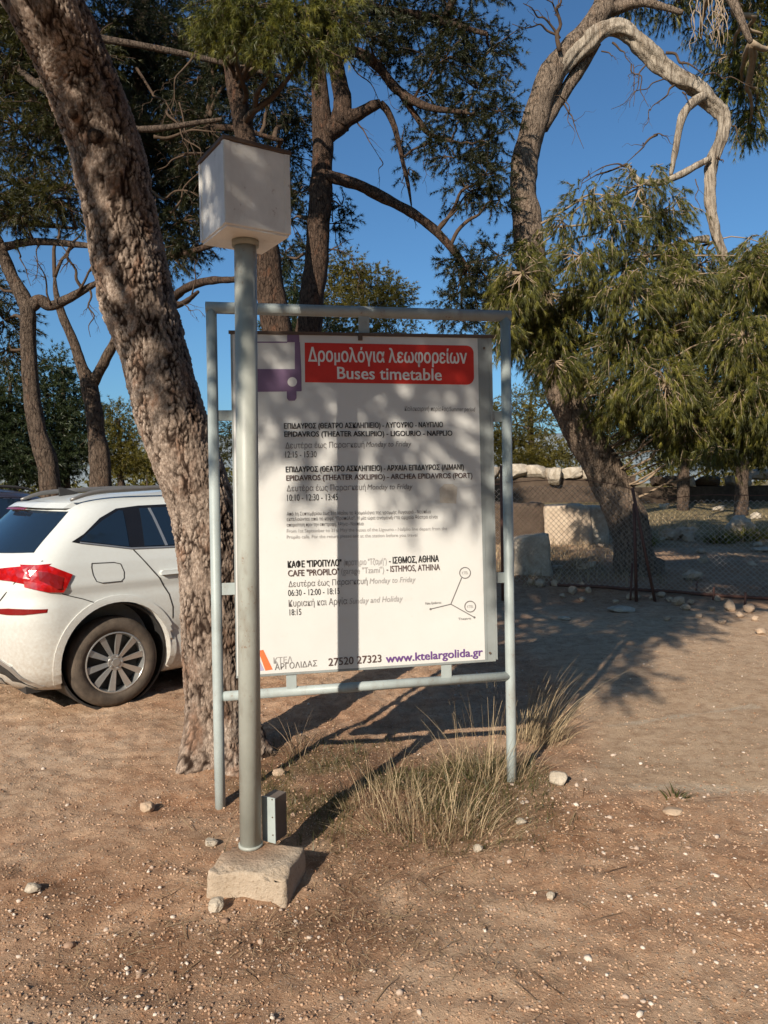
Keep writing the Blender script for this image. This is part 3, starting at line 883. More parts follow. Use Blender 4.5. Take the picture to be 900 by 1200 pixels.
bushy('broadleaf_tree', 'dull olive tree seen between the signboard and the bent pine trunk', 622, 33,
      [(600, 478, 33, 24, 20, 46), (630, 490, 33, 26, 22, 56), (605, 515, 32.5, 28, 20, 56), (640, 525, 32.5, 24, 16, 46), (580, 520, 33, 26, 26, 50), (560, 500, 33, 30, 34, 56), (628, 462, 33, 16, 12, 18), (605, 540, 32, 30, 14, 50), (645, 540, 32, 26, 12, 40), (672, 532, 32, 20, 14, 30)], M_LEAF_YELLOW, 107, trunk_r=.2)
bushy('broadleaf_tree', 'dark tree far behind the bent pine trunk', 705, 30,
      [(690, 490, 30, 26, 24, 60), (715, 510, 30, 26, 22, 60), (700, 460, 30, 30, 26, 56), (740, 480, 30, 30, 34, 66), (735, 522, 29.6, 28, 14, 46)], M_LEAF_MID, 108, trunk_r=.2)
for k, (px, d, lab, leaf) in enumerate([(800, 24, 'dark pine grove tree behind the drooping foliage, left of its neighbour', M_LEAF_DARK), (868, 22, 'dark pine grove tree behind the drooping foliage near the tall pale wall end', M_LEAF_DARK), (935, 23, 'olive tree at the right edge of the photo behind the drooping foliage', M_LEAF_MID)]):
    bushy('pine_tree', lab, px, d, [(px - 15, 470, d, 34, 34, 70), (px + 20, 450, d, 34, 36, 70), (px, 505, d - .3, 36, 20, 56), (px + 10, 400, d, 40, 40, 70), (px - 5, 350, d, 36, 36, 50), (px + 5, 530, d + 3, 44, 16, 60)], leaf, 110 + k, cat='pine tree', trunk_r=.2)
bushy('broadleaf_tree', 'pale hazy tree beyond the left signboard leg', 222, 40,
      [(205, 535, 40, 14, 12, 30), (225, 540, 40, 16, 10, 30), (268, 505, 40, 14, 14, 30), (262, 530, 40, 18, 16, 40), (240, 545, 40, 20, 8, 30)], M_LEAF_MID, 114)

# unseen ring of foliage added around the near sides to block low sky light
rg = np.random.default_rng(404)
Cw = []
for ang in np.linspace(-205, 25, 34):
    a = math.radians(ang); rad_ = 19 + 2.5 * math.sin(ang * .2)
    cx_, cy_ = rad_ * math.cos(a), rad_ * math.sin(a) + 1.0
    hh = 9.0 + 1.2 * math.sin(ang * .37)
    u_ = nrm(rg.normal(size=(420, 3))) * rg.uniform(0, 1, (420, 1)) ** .4 * np.array([2.0, 2.0, hh * .5])
    Cw.append(u_ + np.array([cx_, cy_, hh * .5]))
Cw = np.concatenate(Cw)
V_, r_ = needles(Cw, rg.normal(size=Cw.shape), 9, .55, .13, 1.2, rg, .2)
V_[:, 2] = np.maximum(V_[:, 2], .02)
tag(part('sky_block_wood', mesh_np('sky_block_wood', V_, np.arange(len(V_)).reshape(-1, 3), {"rnd": r_}), M_LEAF_MID), 'unseen dense foliage ring added on the near sides to block low sky light', 'wood', kind='stuff')

rg = np.random.default_rng(405)
Cw = []
for x0 in np.arange(-62, 92, 2.1):
    hh = 3.6 + 1.6 * math.sin(x0 * .31) + rg.uniform(-.5, .9); yy = 52 + 4 * math.sin(x0 * .13) + rg.uniform(-3, 3)
    if -21 < x0 < -15.5: hh *= .62
    zb_ = float(ground_z(x0, yy)[0])
    u_ = nrm(rg.normal(size=(260, 3))) * rg.uniform(0, 1, (260, 1)) ** .4 * np.array([1.8, 1.5, hh * .5])
    Cw.append(u_ + np.array([x0, yy, zb_ + hh * .5]))
Cw = np.concatenate(Cw)
V_, r_ = needles(Cw, rg.normal(size=Cw.shape), 8, .38, .09, 1.2, rg, .1)
tag(part('far_wood', mesh_np('far_wood', V_, np.arange(len(V_)).reshape(-1, 3), {"rnd": r_}), M_LEAF_YELLOW), 'low olive wood closing the view far behind the fence and cars', 'wood', kind='stuff')

# ------------------------------------------------------------------ the bent pine at the right
D = 12.4
ax = np.vstack([gnd(752, D), poly_px([(746, 668, D), (738, 620, D), (722, 580, D), (698, 535, D), (672, 490, D), (652, 440, D), (636, 385, D), (626, 330, D), (618, 270, D), (613, 215, D), (618, 175, D), (632, 125, D), (648, 85, D), (668, 58, D), (692, 32, D), (708, 5, D), (712, -40, D), (722, -120, D)])])
rad = [r_ * .82 for r_ in (.50, .41, .37, .36, .355, .345, .335, .32, .30, .28, .26, .255, .25, .25, .23, .22, .20, .18, .10)]
lim = [(poly_px([(636, 150, D), (652, 122, D + .1), (672, 92, D + .1), (698, 50, D + .05)]), [.10, .11, .11, .10]),
       (poly_px([(708, 12, D), (728, 8, D), (755, 3, D - .3), (800, 15, D - .5)]), [.13, .10, .07, .04]),
       (poly_px([(722, -110, D), (790, -60, D - .5), (850, -10, D - .5), (880, 50, D - .6)]), [.10, .10, .08, .04])]
pads = []
rg = np.random.default_rng(88)
for (x, y, rx, rz, n) in [
    # main drooping mass
    (612, 320, 28, 30, 40), (640, 345, 36, 30, 56), (608, 375, 28, 28, 42), (645, 385, 40, 28, 60), (690, 350, 40, 30, 60), (735, 340, 40, 34, 60), (680, 300, 34, 28, 36), (660, 260, 20, 20, 10), (720, 260, 40, 34, 30), (690, 235, 30, 24, 14), (750, 220, 34, 30, 24),
    (775, 250, 34, 40, 40), (760, 300, 40, 36, 56), (800, 330, 38, 36, 60), (840, 350, 40, 34, 64), (880, 330, 36, 34, 54), (905, 350, 30, 40, 44), (800, 290, 26, 26, 20),
    (690, 400, 42, 30, 66), (735, 400, 42, 34, 66), (780, 390, 42, 34, 70), (825, 400, 42, 34, 70), (870, 395, 42, 34, 70), (905, 420, 30, 40, 44),
    (650, 425, 30, 22, 36), (690, 445, 36, 26, 48), (735, 450, 40, 30, 60), (780, 450, 40, 34, 64), (830, 450, 40, 34, 64), (875, 455, 40, 34, 64), (720, 480, 26, 18, 26), (760, 490, 34, 24, 44), (805, 495, 34, 22, 44), (850, 500, 36, 22, 48), (893, 505, 30, 22, 36),
    (790, 520, 22, 10, 14), (840, 525, 24, 8, 14), (885, 300, 26, 24, 40), (910, 290, 26, 30, 40), (870, 530, 26, 10, 16), (905, 470, 30, 30, 40), (820, 310, 26, 24, 30), (600, 350, 22, 26, 30), (598, 315, 16, 22, 20), (590, 385, 16, 18, 18), (620, 285, 16, 16, 10), (615, 405, 22, 16, 22)]:
    pads.append(pad_px(x, y, D - .6 + rg.uniform(-1.0, .8), rx, rz, n))
t = tree_simple('pine_tree', 'big bent pine behind the fence, with a broken pale arch and drooping olive foliage', ax, rad, M_BARK_BENT, pads, M_LEAF_OLIVE, 121, limbs=lim, tsides=28, 
                L=.105, w=.0060, nn=20, twig_len=.26, tufts=4, droop=.85, gap=.40, wood=M_TWIG_PALE, density=3.8, limb_r=.022, sub=6, spread=.85, shell=.45)
pads = [pad_px(*a) for a in [(855, 65, 13.4, 30, 22, 44), (885, 85, 13.2, 34, 26, 46), (865, 105, 13.4, 28, 20, 34), (890, 45, 13.4, 30, 30, 46), (870, 15, 13.4, 40, 26, 50), (885, 130, 13.4, 24, 18, 24), (878, 150, 13.4, 20, 16, 18), (745, 2, 13.2, 26, 10, 16), (790, 5, 13.4, 30, 12, 22), (845, -30, 13, 50, 26, 50), (900, -20, 13, 40, 30, 50), (760, -90, 13, 90, 50, 80), (880, -110, 13, 90, 60, 90), (990, -60, 12.5, 90, 60, 90), (980, 60, 12.5, 60, 60, 70), (820, -200, 13, 110, 60, 90), (680, -160, 13, 90, 50, 70), (820, 40, 13.6, 16, 14, 10)]]
crown(t, sample(np.asarray(lim[2][0]))[5:], pads, M_LEAF_OLIVE, M_TWIG_PALE, 131, L=.105, w=.0060, nn=20, twig_len=.26, tufts=4, droop=.8, gap=.24, name='upper_crown', density=3.2, sub=8, spread=.85)
bb = MB()
# the pale dead arch
arch = poly_px([(640, 108, D), (664, 74, D - .06), (690, 50, D - .14), (718, 33, D - .18), (742, 42, D - .18), (764, 66, D - .2), (785, 86, D - .2), (812, 100, D - .2), (834, 120, D - .2), (848, 136, D - .2), (846, 158, D - .2), (836, 185, D - .2), (833, 215, D - .2), (833, 245, D - .2), (838, 272, D - .2), (847, 298, D - .2), (850, 328, D - .2)])
P, R = curve(arch, [.08, .115, .12, .125, .128, .128, .122, .118, .112, .096, .09, .086, .08, .076, .074, .065, .045], 14)
v, f = tube_geo(P, R, 28, .35, 5, 12)
_cen = np.repeat(P, 28, 0); _dir = v - _cen; _k = np.tile(np.arange(28), len(P)) * 2 * math.pi / 28 + np.repeat(np.linspace(0, 9, len(P)), 28)
v = _cen + _dir * (1 + .16 * np.sin(_k * 3) + .10 * np.sin(_k * 7 + 1) + .25 * (vnoise(v * 9, 3) - .5))[:, None]
bb.add(v, f)
for lp, lr in [([(826, 112), (812, 120), (800, 136), (795, 155), (791, 178), (786, 205)], [.075, .07, .065, .055, .05, .03]),
               ([(832, 186), (815, 195), (795, 206), (772, 214), (750, 212), (742, 203), (736, 194)], [.05, .055, .055, .05, .045, .035, .02]),
               ([(830, 280), (815, 281), (800, 283)], [.06, .05, .02])]:
    P, R = curve(np.array([W(x, y, D - .3) for x, y in lp]), lr, 5); v, f = tube_geo(P, R, 9, .3, 8, 2); bb.add(v, f)
part('dead_limb', bb.data('dead_limb', t, True), M_DEADWOOD, t, label='pale barkless dead limb arching over and down')
bb = MB(); rg = np.random.default_rng(35)
for a, b, r in [((656, 60), (656, -15), .04), ((656, 45), (613, 4), .022), ((655, 42), (600, 28), .02), ((652, 15), (635, -8), .015), ((662, 118), (670, 170), .012), ((660, 120), (684, 174), .014), ((664, 118), (650, 112), .015),
                ((718, 50), (740, 75), .018), ((740, 75), (760, 125), .014), ((742, 76), (742, 125), .012), ((780, 92), (716, 128), .012), ((790, 100), (762, 130), .018), ((762, 128), (753, 155), .012), ((758, 75), (738, 126), .014),
                ((780, 62), (826, 88), .025), ((826, 88), (880, 102), .016), ((740, 195), (690, 205), .018), ((770, 158), (735, 190), .02), ((735, 192), (682, 215), .02), ((690, 200), (678, 225), .012), ((766, 158), (790, 170), .012), ((858, 148), (870, 175), .014),
                ((833, 285), (802, 315), .018), ((834, 285), (820, 320), .016), ((837, 290), (832, 325), .014), ((838, 185), (848, 190), .02), ((815, 210), (822, 250), .012), ((760, 215), (775, 260), .012), ((705, 60), (722, 70), .012), ((800, 108), (812, 125), .014)]:
    bb = MB(); bare_branch(bb, W(*a, D - .25), W(*b, D - .45), r, rg, 1, 3, .06)
    part('dead_branch', bb.data('dead_branch', t, True), M_TWIG, t)
bb = MB()
for k in range(26):
    x = rg.uniform(812, 850); y = rg.uniform(-5, 15)
    P = bend(W(x, y, 11.5), W(x + rg.uniform(-6, 6), y + rg.uniform(30, 58), 11.5), 0, .3, rg, 5); bb.tube(P, np.linspace(.008, .004, 5), 4, 2)
part('hanging_twigs', bb.data('hanging_twigs', t, True), M_TWIG_PALE, t)
# ------------------------------------------------------------------ chain link fence and what stands behind it
fa = G(560, 684); fb = G(905, 704)
fdir = nrm(np.array([fb[0] - fa[0], fb[1] - fa[1], 0])); flen = float(np.linalg.norm((fb - fa)[:2])) + 1.6
fn = np.array([fdir[1], -fdir[0], 0])
fence = thing('chain_link_fence', 'rusty sagging chain link fence in front of the bent pine', 'fence', (fa[0], fa[1], 0))
pit = .075; FH = 1.42
nx = int(flen / pit); nz = int(FH / (pit))
V = []; Q = []
rg = np.random.default_rng(3)
wr = .0036
def fpt(s, z):
    sag = .10 * math.sin(s * 2.1 + .6) * (z / FH) + .03 * math.sin(s * 6.1)
    top = .06 * math.sin(s * 1.3) - .10 * math.exp(-((s - 2.6) / .4) ** 2)
    g = float(ground_base(fa[0] + fdir[0] * s, fa[1] + fdir[1] * s))
    return np.array([fa[0], fa[1], 0]) + fdir * s + fn * sag + np.array([0, 0, g + .05 + z * (1 + top)])
grid = {}
for i in range(nx + 1):
    for j in range(2 * nz + 1):
        grid[i, j] = None
fm = MB()
for i in range(nx):
    for sgn in (0, 1):
        pts = []
        for j in range(nz * 2 + 1):
            s = (i + ((.5 if j % 2 else 0) if sgn == 0 else (.5 if j % 2 else 1.0))) * pit
            pts.append(fpt(s, j * pit / 2) + fn * (.003 if (j + sgn) % 2 else -.003))
        P = np.array(pts)
        v, f = tube_geo(P, np.full(len(P), wr), 3, 0, 1, 0, False); fm.add(v, f)
part('mesh', fm.data('mesh', fence), M_WIRE, fence)
rl = MB(); rl.tube([fpt(s, -.02) for s in np.linspace(1.1, flen, 14)], .022, 8, 3)
part('bottom_rail', rl.data('bottom_rail', fence, True), M_RUST, fence)
rl = MB(); rl.tube([fpt(s, FH) for s in np.linspace(0, flen, 24)], .005, 5, 2)
part('top_wire', rl.data('top_wire', fence, True), M_RUST, fence)
for (x0, y0, x1, y1, r) in [(746, 735, 743, 590, .022), (770, 715, 741, 572, .020), (590, 700, 588, 545, .03), (738, 730, 741, 660, .014), (905, 712, 903, 545, .03)]:
    a = G(x0, min(y0, 704)); b = W(x1, y1, a[1] + .05)
    pb = MB(); pb.tube([a - np.array([0, 0, .15]), b], r, 8)
    part('post', pb.data('post', fence, True), M_RUST, fence)
for (px, py) in [(815, 695), (835, 697), (872, 700)]:
    a = G(px, py); pb = MB(); pb.tube([a - np.array([0, 0, .12]), a + np.array([.02, 0, .17])], .014, 6)
    part('peg', pb.data('peg', fence, True), M_RUST, fence)


def rock_mesh(rng, rx, ry, rz, sub=3, rough=.35, seed=None, square=0.0):
    bm = bmesh.new(); bmesh.ops.create_icosphere(bm, subdivisions=sub, radius=1.0)
    v = np.array([x.co[:] for x in bm.verts])
    sd_ = int(rng.integers(1000)) if seed is None else seed
    if square:
        m = np.max(np.abs(v), axis=1, keepdims=True); v = v * (1 - square) + v / m * square * .86
    n = vnoise(v * 1.6 + sd_, sd_) - .5 + .45 * (vnoise(v * 4 + sd_, sd_ + 1) - .5)
    v = v * (1 + rough * 1.2 * n)[:, None]
    # a few flat facets
    for _ in range(5):
        d = nrm(rng.normal(size=3)); lim_ = rng.uniform(.62, .85)
        k = v @ d; over = np.maximum(k - lim_, 0); v = v - over[:, None] * d * .85
    v = v * np.array([rx, ry, rz])
    for q_, co_ in zip(bm.verts, v): q_.co = co_
    me_ = bpy.data.meshes.new("rock"); bm.to_mesh(me_); bm.free()
    return me_


def stone(name, label, cat, px, py, w_px, h_px, mat, rng, group=None, d=None, sink=.25, square=0.0, rough=.35, rz=None, flat=1.0):
    q = G(px, py) if d is None else None
    if q is None:
        q = gnd(px, d, 0)
    s = q[1] / F
    rx, rz_ = w_px * s / 2, h_px * s / 2 * flat
    me_ = rock_mesh(rng, rx, rx * rng.uniform(.7, 1.0), rz_, 3, rough, None, square)
    o = part(name, me_, mat)
    o.location = (q[0], q[1] + rx * .6, q[2] + rz_ * (1 - sink) - .0)
    o.rotation_euler = (0, 0, rng.uniform(-.3, .3) if rz is None else rz)
    return tag(o, label, cat, group)


rg = np.random.default_rng(14)
def block(name, label, cat, px0, px1, ptop, pbot, depth, mat, d=None, rz=0.0, chip=.035, group=None, parts=None, seedn=0, loc=None):
    """rough stone block whose front face spans px0..px1 and rises to ptop, standing on the ground at pbot"""
    a = G(px0, pbot) if d is None else gnd(px0, d, 0)
    dd = a[1]
    b = W(px1, pbot, dd); wdt = abs(b[0] - a[0])
    top = W((px0 + px1) / 2, ptop, dd)[2]
    zb = float(ground_z((a[0] + b[0]) / 2, dd)[0])
    hgt = top - zb + .08
    bm = bmesh.new(); bmesh.ops.create_cube(bm, size=1.0)
    bmesh.ops.subdivide_edges(bm, edges=bm.edges[:], cuts=9, use_grid_fill=True)
    v = np.array([x.co[:] for x in bm.verts]) * np.array([wdt, depth, hgt])
    n = np.stack([vnoise(v * 3.1 + seedn, 5), vnoise(v * 3.1 + seedn, 6), vnoise(v * 3.1 + seedn, 7)], -1) - .5
    v = v + n * chip * 2.2
    ed = np.abs(v / np.array([wdt, depth, hgt])).copy(); ed.sort(axis=1)
    v = v * (1 - chip * .8 * sstep(.42, .5, ed[:, 1:2]) / max(wdt, hgt))
    for q_, c_ in zip(bm.verts, v): q_.co = c_
    me_ = bpy.data.meshes.new(name); bm.to_mesh(me_); bm.free()
    me_.polygons.foreach_set("use_smooth", np.ones(len(me_.polygons), bool))
    o = part(name, me_, mat)
    o.location = ((a[0] + b[0]) / 2, dd + depth / 2, zb - .08 + hgt / 2); o.rotation_euler = (0, 0, rz)
    return tag(o, label, cat, group)


block('stone_block', 'broken grey stone block close behind the fence, left of the bent pine', 'stone block', 606, 648, 629, 676, .7, M_STONE, seedn=1, chip=.06)
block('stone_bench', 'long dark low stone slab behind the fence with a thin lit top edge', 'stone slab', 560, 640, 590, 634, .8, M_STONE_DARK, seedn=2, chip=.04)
block('concrete_wall', 'stained concrete block with rounded underside behind the fence', 'concrete block', 640, 694, 592, 636, 1.2, M_CONCRETE, seedn=3, chip=.05)
block('stone_block', 'upright pale block closing the right end of the stained concrete block', 'stone block', 692, 713, 594, 634, .6, M_STONE, seedn=4, chip=.04)
# far retaining wall, the shade on its face put into dark stone
rw = thing('retaining_wall', 'long dark retaining wall far behind the fence', 'wall', (6, 28.4, .7))
def rwseg(px0, px1, pt, d, zb, thick=.6):
    a = W(px0, pt, d); b = W(px1, pt, d); return a, b
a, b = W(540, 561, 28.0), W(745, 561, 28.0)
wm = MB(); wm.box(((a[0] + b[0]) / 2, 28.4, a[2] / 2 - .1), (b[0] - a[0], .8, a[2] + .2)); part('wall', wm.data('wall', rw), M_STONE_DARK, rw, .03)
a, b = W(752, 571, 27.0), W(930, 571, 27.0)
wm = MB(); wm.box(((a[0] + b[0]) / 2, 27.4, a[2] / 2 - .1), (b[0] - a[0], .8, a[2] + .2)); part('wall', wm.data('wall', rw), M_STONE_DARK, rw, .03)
WALL_G = "stones laid along the far wall top"
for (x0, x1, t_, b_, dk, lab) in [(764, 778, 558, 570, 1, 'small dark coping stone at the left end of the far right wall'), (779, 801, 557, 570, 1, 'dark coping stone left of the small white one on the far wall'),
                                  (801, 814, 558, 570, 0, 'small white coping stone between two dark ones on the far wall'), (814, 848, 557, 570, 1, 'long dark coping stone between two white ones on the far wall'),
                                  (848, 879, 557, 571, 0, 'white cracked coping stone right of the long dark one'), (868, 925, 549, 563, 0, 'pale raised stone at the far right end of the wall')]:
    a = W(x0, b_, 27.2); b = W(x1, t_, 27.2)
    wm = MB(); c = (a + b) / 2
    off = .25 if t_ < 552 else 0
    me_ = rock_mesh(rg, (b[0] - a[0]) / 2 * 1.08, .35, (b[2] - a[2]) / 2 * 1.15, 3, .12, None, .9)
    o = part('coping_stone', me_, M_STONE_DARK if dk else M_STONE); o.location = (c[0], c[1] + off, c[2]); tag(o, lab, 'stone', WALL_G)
for (x0, x1, t_, b_, lab) in [(560, 588, 546, 562, 'pale rubble stone on the far wall beside the right signboard leg'), (585, 618, 544, 561, 'long pale rubble stone on the far wall right of the signboard leg'), (616, 642, 545, 561, 'pale rubble stone in the middle of the far left wall'),
                              (640, 657, 549, 568, 'squarish pale stone hanging lower than its neighbours on the far wall'), (655, 682, 547, 561, 'pale rubble stone on the far wall next to the bent trunk'), (680, 700, 550, 562, 'small rubble stone on the far wall behind the bent trunk')]:
    a = W(x0, b_, 28.1); b = W(x1, t_, 28.1); c = (a + b) / 2
    me_ = rock_mesh(rg, (b[0] - a[0]) / 2 * 1.1, .4, (b[2] - a[2]) / 2 * 1.2, 3, .25, None, .7)
    o = part('rubble_stone', me_, M_STONE); o.location = (c[0], c[1] + (-.2 if t_ == 549 else .05), c[2]); tag(o, lab, 'stone', WALL_G)
stone('boulder', 'white boulder behind the fence near the right edge of the photo', 'boulder', 872, 600, 32, 28, M_STONE, rg, rough=.7)
stone('boulder', 'small reddish rubble boulder behind the fence right of the bent pine', 'boulder', 806, 622, 24, 16, M_STONE_RED, rg, rough=.7)
stone('boulder', 'low brown boulder behind the fence, nearest to the bent pine', 'boulder', 786, 628, 20, 14, M_STONE_RED, rg, rough=.7)
stone('boulder', 'whitish flat boulder lying against the fence foot right of the bent pine', 'boulder', 815, 680, 30, 12, M_STONE, rg, rough=.6)
stone('boulder', 'lone pale slab behind the fence at the right edge of the photo', 'boulder', 905, 606, 40, 7, M_STONE, rg, square=.6)

ROCK_G = "rocks along the foot of the fence"
for (px, py, w_, h_) in [(624, 686, 12, 10), (634, 688, 13, 11), (651, 688, 9, 9), (672, 692, 12, 11), (683, 689, 9, 8), (690, 692, 8, 8), (683, 702, 8, 6), (741, 697, 12, 10), (748, 700, 7, 7), (765, 702, 8, 6), (776, 700, 10, 7), (786, 703, 9, 7),
                         (797, 710, 15, 12), (806, 716, 12, 9), (811, 709, 8, 8), (857, 716, 14, 14), (879, 718, 13, 12), (868, 724, 10, 8), (842, 705, 8, 8), (835, 716, 9, 7), (893, 744, 14, 9), (783, 728, 9, 7), (722, 704, 8, 5), (660, 700, 8, 6), (886, 728, 9, 7), (848, 731, 10, 6), (820, 724, 8, 6)]:
    stone('rock', 'rough tan rock lying in the row along the foot of the chain link fence', 'rock', px, py, w_, h_, M_STONE_RED, rg, ROCK_G)
stone('flat_stone', 'long flat whitish stone on the shaded soil below the fence', 'stone', 731, 718, 36, 7, M_STONE, rg, rz=-.1)
stone('flat_stone', 'small flat pale stone on the shaded soil near the right signboard leg', 'stone', 662, 727, 16, 5, M_STONE, rg)
stone('rock', 'white angular rock beside the right signboard leg', 'rock', 657, 921, 25, 17, M_STONE, rg)
stone('rock', 'round grey rock leaning on the corner of the concrete base', 'rock', 252, 1070, 20, 19, M_STONE, rg)
stone('rock', 'pinkish rock on the red soil left of the pine foot', 'rock', 171, 954, 19, 13, M_STONE_RED, rg)
stone('rock', 'flat grey rock half buried near the left edge of the photo', 'rock', 35, 1049, 22, 13, M_STONE, rg)
stone('rock', 'flat pale stone lying just left of the concrete base', 'rock', 246, 992, 17, 9, M_STONE, rg)
stone('rock', 'flat pinkish stone where the pale track begins', 'rock', 791, 957, 26, 9, M_STONE_RED, rg)
stone('rock', 'reddish rock in the grass behind the pole', 'rock', 326, 911, 15, 10, M_STONE_RED, rg)
stone('rock', 'small white rock in front of the white angular rock', 'rock', 611, 968, 13, 8, M_STONE, rg)
stone('rock', 'small white rock in front of the big dry grass clump', 'rock', 560, 1000, 13, 11, M_STONE, rg)
stone('rock', 'smooth white pebble on the tan gravel below the white angular rock', 'rock', 646, 1055, 10, 10, M_STONE, rg)

# ------------------------------------------------------------------ gravel and litter
def scatter_xy(n, rng, d0=1.75, d1=9.0, xr=.62, pw=1.6):
    u_ = rng.uniform(0, 1, n) ** pw
    y = d0 + (d1 - d0) * u_; x = rng.uniform(-xr, xr, n) * (y + .6)
    return x, y


ico = bmesh.new(); bmesh.ops.create_icosphere(ico, subdivisions=1, radius=1.0)
ico.verts.ensure_lookup_table()
IV = np.array([q.co[:] for q in ico.verts]); IF = np.array([[q.index for q in f.verts] for f in ico.faces]); ico.free()
def gravel(name, n, rmin, rmax, rng, dmax=8.0, pw=1.5, keep=None, power=3.0, tone=2.0, mat=None):
    x, y = scatter_xy(n, rng, 1.7, dmax, .66, pw)
    if keep is not None:
        k = keep(x, y) > rng.uniform(0, 1, len(x)); x, y = x[k], y[k]
    n = len(x)
    r = rmin + (rmax - rmin) * rng.uniform(0, 1, n) ** power
    z = ground_z(x, y)
    V_ = IV[None] * (1 + .35 * rng.uniform(-1, 1, (n, len(IV), 1)))
    V_ = V_ * r[:, None, None] * np.stack([rng.uniform(.75, 1.3, n), rng.uniform(.7, 1.1, n), rng.uniform(.45, .85, n)], -1)[:, None, :]
    a = rng.uniform(0, 6.28, n); ca, sa = np.cos(a)[:, None], np.sin(a)[:, None]
    X = V_[:, :, 0] * ca - V_[:, :, 1] * sa; Y = V_[:, :, 0] * sa + V_[:, :, 1] * ca
    V_ = np.stack([X + x[:, None], Y + y[:, None], V_[:, :, 2] + (z + r * .18)[:, None]], -1)
    F_ = (IF[None] + (np.arange(n) * len(IV))[:, None, None]).reshape(-1, 3)
    rn = np.repeat(rng.uniform(0, 1, n) ** tone, len(IV))
    return part(name, mesh_np(name, V_.reshape(-1, 3), F_, {"rnd": rn}), mat or M_GRAVEL)


def gkeep(x, y):
    p = np.stack([x, y, 0 * x], -1)
    return np.clip(.14 + .5 * sstep(.3, 1.2, x) * (1 - sstep(2.6, 3.6, y)) + 1.3 * sstep(.42, .72, vnoise(p * 1.6, 91)) * sstep(.25, .6, vnoise(p * 5, 92)) * (1 - .8 * path_mask(x, y)), 0, 1) * (1 - .7 * sstep(2.7, 3.4, y) * 1.0 * (x < .2))


g = gravel('gravel', 24000, .0020, .0095, np.random.default_rng(201), 8.0, 1.5, gkeep, 3.0, 3.2)
tag(g, 'fine loose pale gravel strewn over the reddish soil', 'gravel', kind='stuff')
g = gravel('soil_crumbs', 60000, .0020, .0070, np.random.default_rng(203), 8.0, 1.4, lambda x, y: (1 - .75 * path_mask(x, y)) * .9, 2.2, 1.0, M_CRUMB)
tag(g, 'loose reddish crumbs of soil covering the ground', 'soil crumbs', kind='stuff')
g = gravel('pebbles', 520, .008, .019, np.random.default_rng(202), 6.5, 1.3, gkeep, 2.5, 1.0)
tag(g, 'scattered whitish pebbles lying on the soil in the foreground', 'pebbles', kind='stuff')


def litter(name, n, rng, L, w, zone, mat):
    x, y = scatter_xy(n, rng, 1.9, 6.5, .64, 1.2)
    k = zone(x, y) > rng.uniform(0, 1, len(x)); x, y = x[k], y[k]; n = len(x)
    z = ground_z(x, y) + rng.uniform(.003, .012, n)
    a = rng.uniform(0, 6.28, n); ln = L * rng.uniform(.5, 1.2, n)
    d = np.stack([np.cos(a), np.sin(a), rng.uniform(-.12, .2, n)], -1)
    c = np.stack([x, y, z], -1); sd_ = np.stack([-np.sin(a), np.cos(a), 0 * a], -1) * w / 2
    mid = c + d * (ln * .5)[:, None] + np.stack([0 * x, 0 * x, rng.uniform(0, .01, n)], -1)
    V_ = np.stack([c - sd_, c + sd_, mid + sd_, mid - sd_, c + d * ln[:, None]], 1).reshape(-1, 3)
    o = (np.arange(n) * 5)[:, None]
    F_ = np.concatenate([o + np.array([[0, 1, 2]]), o + np.array([[0, 2, 3]]), o + np.array([[3, 2, 4]])])
    return part(name, mesh_np(name, V_, F_, {"rnd": np.repeat(rng.uniform(0, 1, n), 5)}), mat)


def lzone(x, y):
    p = np.stack([x, y, 0 * x], -1)
    return np.clip(sstep(.3, .6, vnoise(p * 1.3, 41)) * (1 - sstep(-.2, .7, x)) * sstep(2.2, 2.8, y) + np.exp(-((x - .1) / 1.0) ** 2 - ((y - 3.7) / .7) ** 2) * .9 + .03, 0, 1) * (1 - path_mask(x, y))


M_LITTER = mat_stone("dry needles", (.12, .065, .035), (.42, .29, .17), 30, .1, True, (.2, .12, .06))
tag(litter('pine_needle_litter', 26000, np.random.default_rng(211), .06, .0022, lzone, M_LITTER), 'thin brown layer of dry pine needles on the soil', 'needle litter', kind='stuff')
M_STRAW = mat_stone("dry straw", (.13, .088, .048), (.46, .35, .215), 6, .1, True, (.25, .17, .09))
tag(litter('twig_litter', 420, np.random.default_rng(212), .16, .0045, lambda x, y: np.clip(lzone(x, y) + .12, 0, 1), M_LITTER), 'short dry twigs strewn on the soil', 'twig litter', kind='stuff')
M_GRASS = mat_leaf("low grass", [(.2, (.035, .042, .014)), (.5, (.085, .085, .028)), (.8, (.16, .13, .055))], 4)


def blades(C, H, lean, w, rng, bendy=.5):
    """grass blades: C roots (N,3), heights H, lean vectors (N,2)"""
    n = len(C); k = 4
    side = nrm(np.stack([rng.normal(size=n), rng.normal(size=n), np.zeros(n)], -1))
    V_ = []
    for j in range(k + 1):
        t = j / k
        off = np.stack([lean[:, 0] * t ** (1 + bendy), lean[:, 1] * t ** (1 + bendy), H * (t - .18 * t * t * np.minimum(np.hypot(lean[:, 0], lean[:, 1]) / H, 1.5))], -1)
        ww = w * (1 - .85 * t)
        V_ += [C + off - side * ww / 2, C + off + side * ww / 2]
    V_ = np.stack(V_, 1).reshape(-1, 3)
    o = (np.arange(n) * 2 * (k + 1))[:, None]
    F_ = np.concatenate([o + np.array([[2 * j, 2 * j + 1, 2 * j + 3, 2 * j + 2]]) for j in range(k)])
    return V_, F_, np.repeat(rng.uniform(0, 1, n), 2 * (k + 1))


